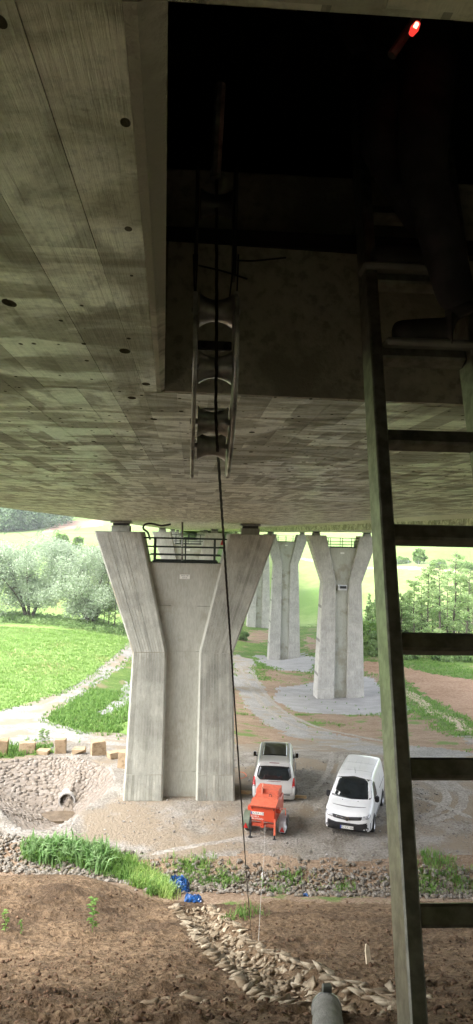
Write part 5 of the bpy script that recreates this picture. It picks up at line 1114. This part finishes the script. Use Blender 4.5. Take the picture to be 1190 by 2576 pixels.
# ------------------------------------------------------------------ ladder
LAD_D0, LAD_B = 1.835, .465          # distance at eye level and lean
def lad(z): return LAD_D0+LAD_B*z
LDIR = Vector((0, LAD_B, 1)).normalized(); LN = Vector((0, -1, LAD_B)).normalized()
GREENW = simple('ladder_metal', (.28, .28, .24), .45, .6, var=.2, scale=25)
lz0, lz1 = -2.12, 2.55
XL = .393; XR = XL+.285
ladr = empty('ladder', (XL, lad(lz0), CAM_Z+lz0)); tag(ladr, 'weathered ladder leaning up into the open manhole on the right', 'ladder')
LX = Vector((1, 0, 0)); LEN = (lz1-lz0)/LDIR.z; LM = Matrix((LX, -LN, LDIR)).transposed()
def lbox(mb, c, d): mb.box(LM @ Vector(c), d, LM)
tilt = 0.0375     # the ladder leans slightly to the right going up
for x0 in (0, XR-XL):
    m = MB(); cs = []
    p0 = Vector((x0, 0, 0)); p1 = Vector((x0+.20, 0, LEN))
    def cor(p, sx, sy): return LM @ Vector((p.x+sx, sy, p.z))
    m.hexa([cor(p0, -.017, -.05), cor(p0, .017, -.05), cor(p0, .017, .05), cor(p0, -.017, .05), cor(p1, -.017, -.05), cor(p1, .017, -.05), cor(p1, .017, .05), cor(p1, -.017, .05)]); m.build('stile', GREENW, ladr, bevel=.004)
def lxoff(z): return .20*(z-lz0)/(lz1-lz0)
for k in range(-7, 9):
    z = -.005-k*.254
    if z < lz0+.1 or z > lz1-.05: continue
    c = Vector(((XR-XL)/2+lxoff(z), 0, (z-lz0)/LDIR.z)); m = MB(); lbox(m, c, (XR-XL-.038, .05, .043)); m.build('rung', GREENW, ladr, bevel=.006)
# ------------------------------------------------------------------ cable rollers at the manhole
def rw(px, py, Y): return at_y(px, py, Y)
rg = empty('roller_guide', at_y(541, 900, 1.97)); tag(rg, 'galvanised bow of four cable rollers hanging below the manhole', 'cable roller'); RO = rg.location.copy()
ZN_ = simple('zinc_plated', (.55, .55, .53), .38, .5, var=.35, scale=12); ROLL = simple('roller_steel', (.5, .5, .48), .3, .6, var=.2, scale=20); ROPE = simple('rope_steel', (.035, .03, .026), .5, .5, var=.3, scale=60)
prof = [(1.955, 735), (1.95, 800), (1.955, 880), (1.975, 960), (2.02, 1030), (2.10, 1095), (2.20, 1150), (2.33, 1197)]
cx_ = [(492, 594), (492, 595), (491, 594), (489, 592), (487, 588), (485, 583), (484, 577), (483, 571)]
for side in (0, 1):
    pts = spline([rw(cx_[i][side], prof[i][1], prof[i][0])-RO for i in range(len(prof))], 6); m = MB(); vv = []; ff = []
    for i, p in enumerate(pts):
        t = (pts[min(i+1, len(pts)-1)]-pts[max(i-1, 0)]); t.x = 0; t.normalize(); nn = Vector((0, t.z, -t.y)); nn = nn if nn.y > 0 else -nn
        hw = .055
        if i < 2 or i > len(pts)-4: hw = .03
        for sx, sn in ((-.006, -hw), (.006, -hw), (.006, hw), (-.006, hw)): vv.append(p+Vector((sx, 0, 0))+nn*(sn+.02))
    for i in range(len(pts)-1):
        for j in range(4): ff.append((i*4+j, i*4+(j+1) % 4, (i+1)*4+(j+1) % 4, (i+1)*4+j))
    ff += [(3, 2, 1, 0), tuple((len(pts)-1)*4+j for j in range(4))]; m.add(vv, ff); m.build('side_plate', ZN_, rg, bevel=.003)
for (px, py, Y, hw) in [(543, 782, 1.99, .044), (541, 925, 2.01, .044), (535, 1062, 2.11, .043), (531, 1122, 2.21, .042)]:
    c = rw(px, py, Y)-RO; rl = empty('roller', c); rl.parent = rg; Mx = Matrix.Rotation(R(90), 4, 'Y')
    m = MB(); m.lathe([(0, -hw)]+[(.029+.016*(abs(h)/hw)**2.2, h) for h in np.linspace(-hw, hw, 17)]+[(0, hw)], 28, Mx); autosmooth(m.build('roller_drum', ROLL, rl)); m = MB(); m.lathe([(0, -hw-.022), (.008, -hw-.022), (.008, hw+.022), (0, hw+.022)], 8, Mx); m.build('axle_bolt', ZN_, rl)
c = rw(540, 870, 2.0)-RO; m = MB(); m.box(c, (.092, .008, .026)); cbp = m.build('cross_bracket', simple('bracket_dark', (.09, .09, .088), .5, .6), rg, bevel=.003)
for sx in (-.03, .03): m = MB(); m.lathe([(0, 0), (.008, 0)], 12, Matrix.Translation(c+Vector((sx, -.0055, 0))) @ Matrix.Rotation(R(90), 4, 'X')); m.build('bolt_hole', BLACKP, cbp)
c = rw(537, 1030, 2.1)-RO; m = MB(); m.box(c, (.088, .02, .006)); m.build('spacer', ZN_, rg)
ur = empty('upper_roller', at_y(543, 560, 2.0)); tag(ur, 'second cable roller frame higher in the dark manhole shaft', 'cable roller'); UO = ur.location.copy()
DKZ = simple('dark_zinc', (.10, .10, .095), .5, .7)  # much darker zinc than on the lower roller frame
for xx in (-.052, .052): m = MB(); m.box((xx, 0, 0), (.010, .08, .30)); m.build('side_plate', DKZ, ur, bevel=.003)
m = MB(); m.lathe([(0, -.044)]+[(.026+.016*(abs(h)/.044)**2.2, h) for h in np.linspace(-.044, .044, 13)]+[(0, .044)], 24, Matrix.Translation((0, -.02, .04)) @ Matrix.Rotation(R(90), 4, 'Y')); m.build('roller_drum', DKZ, ur, True)
m = MB(); m.tube([(-.004, .02, .13), (.004, .03, .40)], .016, 8); m.build('hanger_tube', ZN_, ur)
for i, (a, c) in enumerate([((497, 640), (492, 745)), ((487, 640), (490, 745)), ((590, 640), (578, 745)), ((600, 640), (596, 745))]):
    tube_obj('lashing_wire', [at_y(*a, 1.95)-UO, at_y(*c, 1.95)-UO], .0022, BLACKP, ur, 5)
for (a, b_, c) in [((597, 655), (640, 656), (720, 648)), ((500, 668), (560, 682), (622, 702))]: tube_obj('wire_end', spline([at_y(*a, 1.94)-UO, at_y(*b_, 1.9)-UO, at_y(*c, 1.88)-UO], 5), .0025, BLACKP, ur, 5)
# ------------------------------------------------------------------ hauling rope
G0 = at_g(634, 2376); G0.z += .06
top = [at_y(545, 452, 1.965), at_y(545, 600, 1.96), at_y(545, 782, 1.957), at_y(544, 925, 1.972), at_y(543, 1040, 2.045), at_y(546, 1112, 2.14), at_y(550, 1165, 2.26)]
near = spline(top, 10); e0 = near[-1]; dirn = (G0-e0); far_ = [e0+dirn*t-Vector((0, 0, 1))*(.45*4*t*(1-t)*.25) for t in np.linspace(0, 1, 60)]
allp = near[:-1]+far_
acc = [0.]
for a, c in zip(allp[:-1], allp[1:]): acc.append(acc[-1]+(c-a).length)
rope = empty('hauling_rope', G0); tag(rope, 'dark twisted steel rope running from the rollers down to the gully', 'rope')
def on_rope(s):
    i = int(np.searchsorted(acc, s))-1; i = min(max(i, 0), len(allp)-2); f = (s-acc[i])/max(1e-6, acc[i+1]-acc[i]); return allp[i].lerp(allp[i+1], f)
Ln = 3.6
for st_ in range(3):
    pts = []
    for s in np.arange(0, Ln, .0055): p = on_rope(s); a = s/.052*6.283/3*1.0+st_*2.094; pts.append(p+Vector((math.cos(a)*.0023, math.sin(a)*.0023*.8, math.sin(a)*.0015))-G0)
    m = MB(); m.tube(pts, .0025, 5); m.build('strand', ROPE, rope, True)
m = MB(); m.tube([on_rope(s)-G0 for s in np.arange(Ln-.01, acc[-1], .15)]+[G0-G0], .0052, 6); m.build('rope_run', ROPE, rope, True)
wp = [WINCH, WINCH.lerp(G0, .35)-Vector((0, 0, .25)), WINCH.lerp(G0, .7)-Vector((0, 0, .18)), G0+Vector((.08, .0, .02))]; wp2 = [at_y(667, 2072, WINCH.y)]+[at_y(x, y, WINCH.y+(G0.y-WINCH.y)*t) for x, y, t in ((664, 2150, .25), (659, 2220, .5), (654, 2300, .75), (650, 2372, 1.))]
tag(tube_obj('winch_wire', spline(wp2, 8), .0055, simple('pale_rope', (.5, .48, .44), .6), n=5), 'thin pale winch line from the trailer down to the gully stones', 'rope')
m = MB(); m.lathe([(0, -.12), (.022, -.08), (.022, .08), (0, .12)], 8); tg_ = m.build('line_marker', PAPER, None, loc=at_y(660, 2203, WINCH.y+(G0.y-WINCH.y)*.44)); tag(tg_, 'small white marker knotted into the pale winch line', 'marker')
# ------------------------------------------------------------------ person on the ladder, in dark clothes
def skin(name, joints, bones, mat, parent, root_i=0, sub=2):
    me = bpy.data.meshes.new(name); me.from_pydata([j[:3] for j in joints], bones, []); o = bpy.data.objects.new(name, me); COL.objects.link(o); o.parent = parent; me.materials.append(mat)
    sk = o.modifiers.new('skin', 'SKIN'); sk.use_smooth_shade = True
    for i, j in enumerate(joints): me.skin_vertices[0].data[i].radius = (j[3], j[4] if len(j) > 4 else j[3]); me.skin_vertices[0].data[i].use_root = (i == root_i)
    ss_ = o.modifiers.new('sub', 'SUBSURF'); ss_.levels = sub; ss_.render_levels = sub; return o
CLOTH = simple('dark_clothes', (.075, .075, .085), .9, var=.3); SKINM = simple('skin', (.42, .23, .15), .6, var=.1); BOOT = simple('boot_leather', (.07, .065, .06), .6, var=.3); HAIR = simple('dark_hair', (.02, .015, .01), .7); SLEEVE = simple('dark_red_sleeve', (.10, .02, .015), .85)
def rz_(k): return -.005-k*.254+.022
F1 = Vector((XL+.26, lad(rz_(-3))-.03, CAM_Z+rz_(-3)))     # left boot on the third rung above eye level
F2 = Vector((XL+.30, lad(rz_(-2))-.03, CAM_Z+rz_(-2)))
PH = Vector((XL+.30, lad(1.55)-.22, CAM_Z+1.55))           # pelvis
per = empty('person', PH); tag(per, 'person in dark clothes climbing the ladder inside the manhole, holding a stile', 'person')
def L3(v): return v-PH
an1 = F1+Vector((.05, -.02, .10)); an2 = F2+Vector((.05, -.02, .10)); kn1 = (an1+PH)/2+Vector((-.16, -.05, -.02)); kn2 = (an2+PH)/2+Vector((-.08, -.10, .0)); hp1 = PH+Vector((-.02, .09, -.02)); hp2 = PH+Vector((.03, -.09, -.02))
ch = PH+Vector((-.10, .12, .42)); nk = PH+Vector((-.14, .2, .60)); sh1 = PH+Vector((-.12, .36, .52)); sh2 = PH+Vector((-.16, .02, .52)); el1 = sh1+Vector((-.22, -.02, -.12)); el2 = sh2+Vector((-.22, .0, -.08))
h1p = Vector((XL+lxoff(1.72)+.05, lad(1.72)-.08, CAM_Z+1.74)); h2p = Vector((XL+lxoff(1.45)+.06, lad(1.45)-.09, CAM_Z+1.46))
J = [(*L3(PH), .15, .13), (*L3(ch), .17, .13), (*L3(nk), .065), (*L3(hp1), .10), (*L3(kn1), .075), (*L3(an1), .055), (*L3(hp2), .10), (*L3(kn2), .075), (*L3(an2), .055), (*L3(sh1), .075), (*L3(el1), .055), (*L3(sh2), .075), (*L3(el2), .055), (*L3((PH+ch)/2), .145, .12), (*L3(h1p.lerp(el1, .25)), .035), (*L3(h2p.lerp(el2, .25)), .035)]
skin('body', J, [(0, 13), (13, 1), (1, 2), (0, 3), (3, 4), (4, 5), (0, 6), (6, 7), (7, 8), (1, 9), (9, 10), (10, 14), (1, 11), (11, 12), (12, 15)], CLOTH, per)
hd0 = nk+Vector((-.05, .03, .16))
skin('head', [(*L3(nk+Vector((0, 0, .02))), .055), (*L3(hd0), .095, .08), (*L3(hd0+Vector((-.01, 0, .08))), .085, .075), (*L3(hd0+Vector((-.10, 0, -.01))), .018), (*L3(hd0+Vector((-.055, 0, -.06))), .045)], [(0, 1), (1, 2), (1, 3), (1, 4)], SKINM, per, 1)
skin('hair', [(*L3(hd0+Vector((.035, 0, .06))), .095, .085), (*L3(hd0+Vector((.0, 0, .13))), .08, .07), (*L3(hd0+Vector((.05, 0, -.02))), .07)], [(0, 1), (0, 2)], HAIR, per)
for hp_, el, nm in ((h1p, el1, 'hand'), (h2p, el2, 'hand')):
    ax = (hp_-el).normalized(); hn = empty(nm, L3(hp_)); hn.parent = per
    m_ = skin('palm', [(*(-ax*.06), .028), (0, 0, 0, .034, .018), (*(ax*.045), .032, .016)], [(0, 1), (1, 2)], SKINM, hn, 1)
    sd = ax.cross(Vector((0, 1, 0))).normalized()
    for q, (o_, L_) in enumerate(((-.027, .052), (-.009, .060), (.009, .056), (.027, .045))):
        b0 = ax*.045+sd*o_; c1 = b0+ax*L_*.5+Vector((-.006, .012, 0)); c2 = c1+Vector((-.014, .026, .0)); skin('finger', [(*b0, .0085), (*c1, .008), (*c2, .007)], [(0, 1), (1, 2)], SKINM, hn, 0, 1)
    t0 = sd*-.03; skin('thumb', [(*t0, .010), (*(t0-sd*.025+ax*.02), .009), (*(t0-sd*.03+ax*.045+Vector((0, .01, 0))), .008)], [(0, 1), (1, 2)], SKINM, hn, 0, 1)
for f in (F1, F2):
    skin('boot', [(*L3(f+Vector((.06, 0, .14))), .055), (*L3(f+Vector((.065, 0, .05))), .05, .045), (*L3(f+Vector((-.05, .0, .045))), .045, .042), (*L3(f+Vector((-.14, 0, .035))), .032, .042)], [(0, 1), (1, 2), (2, 3)], BOOT, per, 1)
    m = MB(); m.box(L3(f+Vector((-.03, 0, .008))), (.27, .09, .022)); m.build('sole', simple('sole_grey', (.3, .3, .28), .8), per, bevel=.008)
# head torch glowing red on the person
m = MB(); m.lathe([(0, -.02), (.008, -.018), (.012, .0), (.008, .018), (0, .02)], 14); tl = m.build('red_lamp', simple('red_glow', (.6, .02, .01), .4, emit=((1., .05, .035), .22)), per, True); tl.rotation_euler = (0, .5, 0); mc = MB(); mc.lathe([(0, -.007), (.006, -.006), (.006, .006), (0, .007)], 10, Matrix.Translation((0, -.013, 0))); mc.build('lamp_core', simple('lamp_core', (.9, .6, .4), .4, emit=((1., .6, .35), .5)), tl, True); tl.location = L3(at_y(1043, 72, 1.95))
m = MB(); m.tube([L3(at_y(985, 140, 2.06)), L3(at_y(1068, 15, 2.06))], .014, 8); m.build('grey_bar', simple('grey_band', (.3, .3, .3), .5), per)  # plain grey bar slanting beside the red lamp

# ------------------------------------------------------------------ damp air of the valley
hz = MB(); hz.box((0, 480, float(GZ.max()+GZ.min())/2+2), (4400, 1020, float(GZ.max()-GZ.min())+16)); ho = hz.build('haze'); tag(ho, 'thin pale haze over the valley', 'haze', kind='stuff')
hm = bpy.data.materials.new('haze'); hm.use_nodes = True; hn_ = hm.node_tree.nodes; hn_.remove(hn_['Principled BSDF']); pv = hn_.new('ShaderNodeVolumePrincipled'); pv.inputs['Density'].default_value = .00028; pv.inputs['Color'].default_value = (.92, .95, .97, 1); pv.inputs['Anisotropy'].default_value = .2
hm.node_tree.links.new(pv.outputs[0], hn_['Material Output'].inputs['Volume']); ho.data.materials.append(hm)
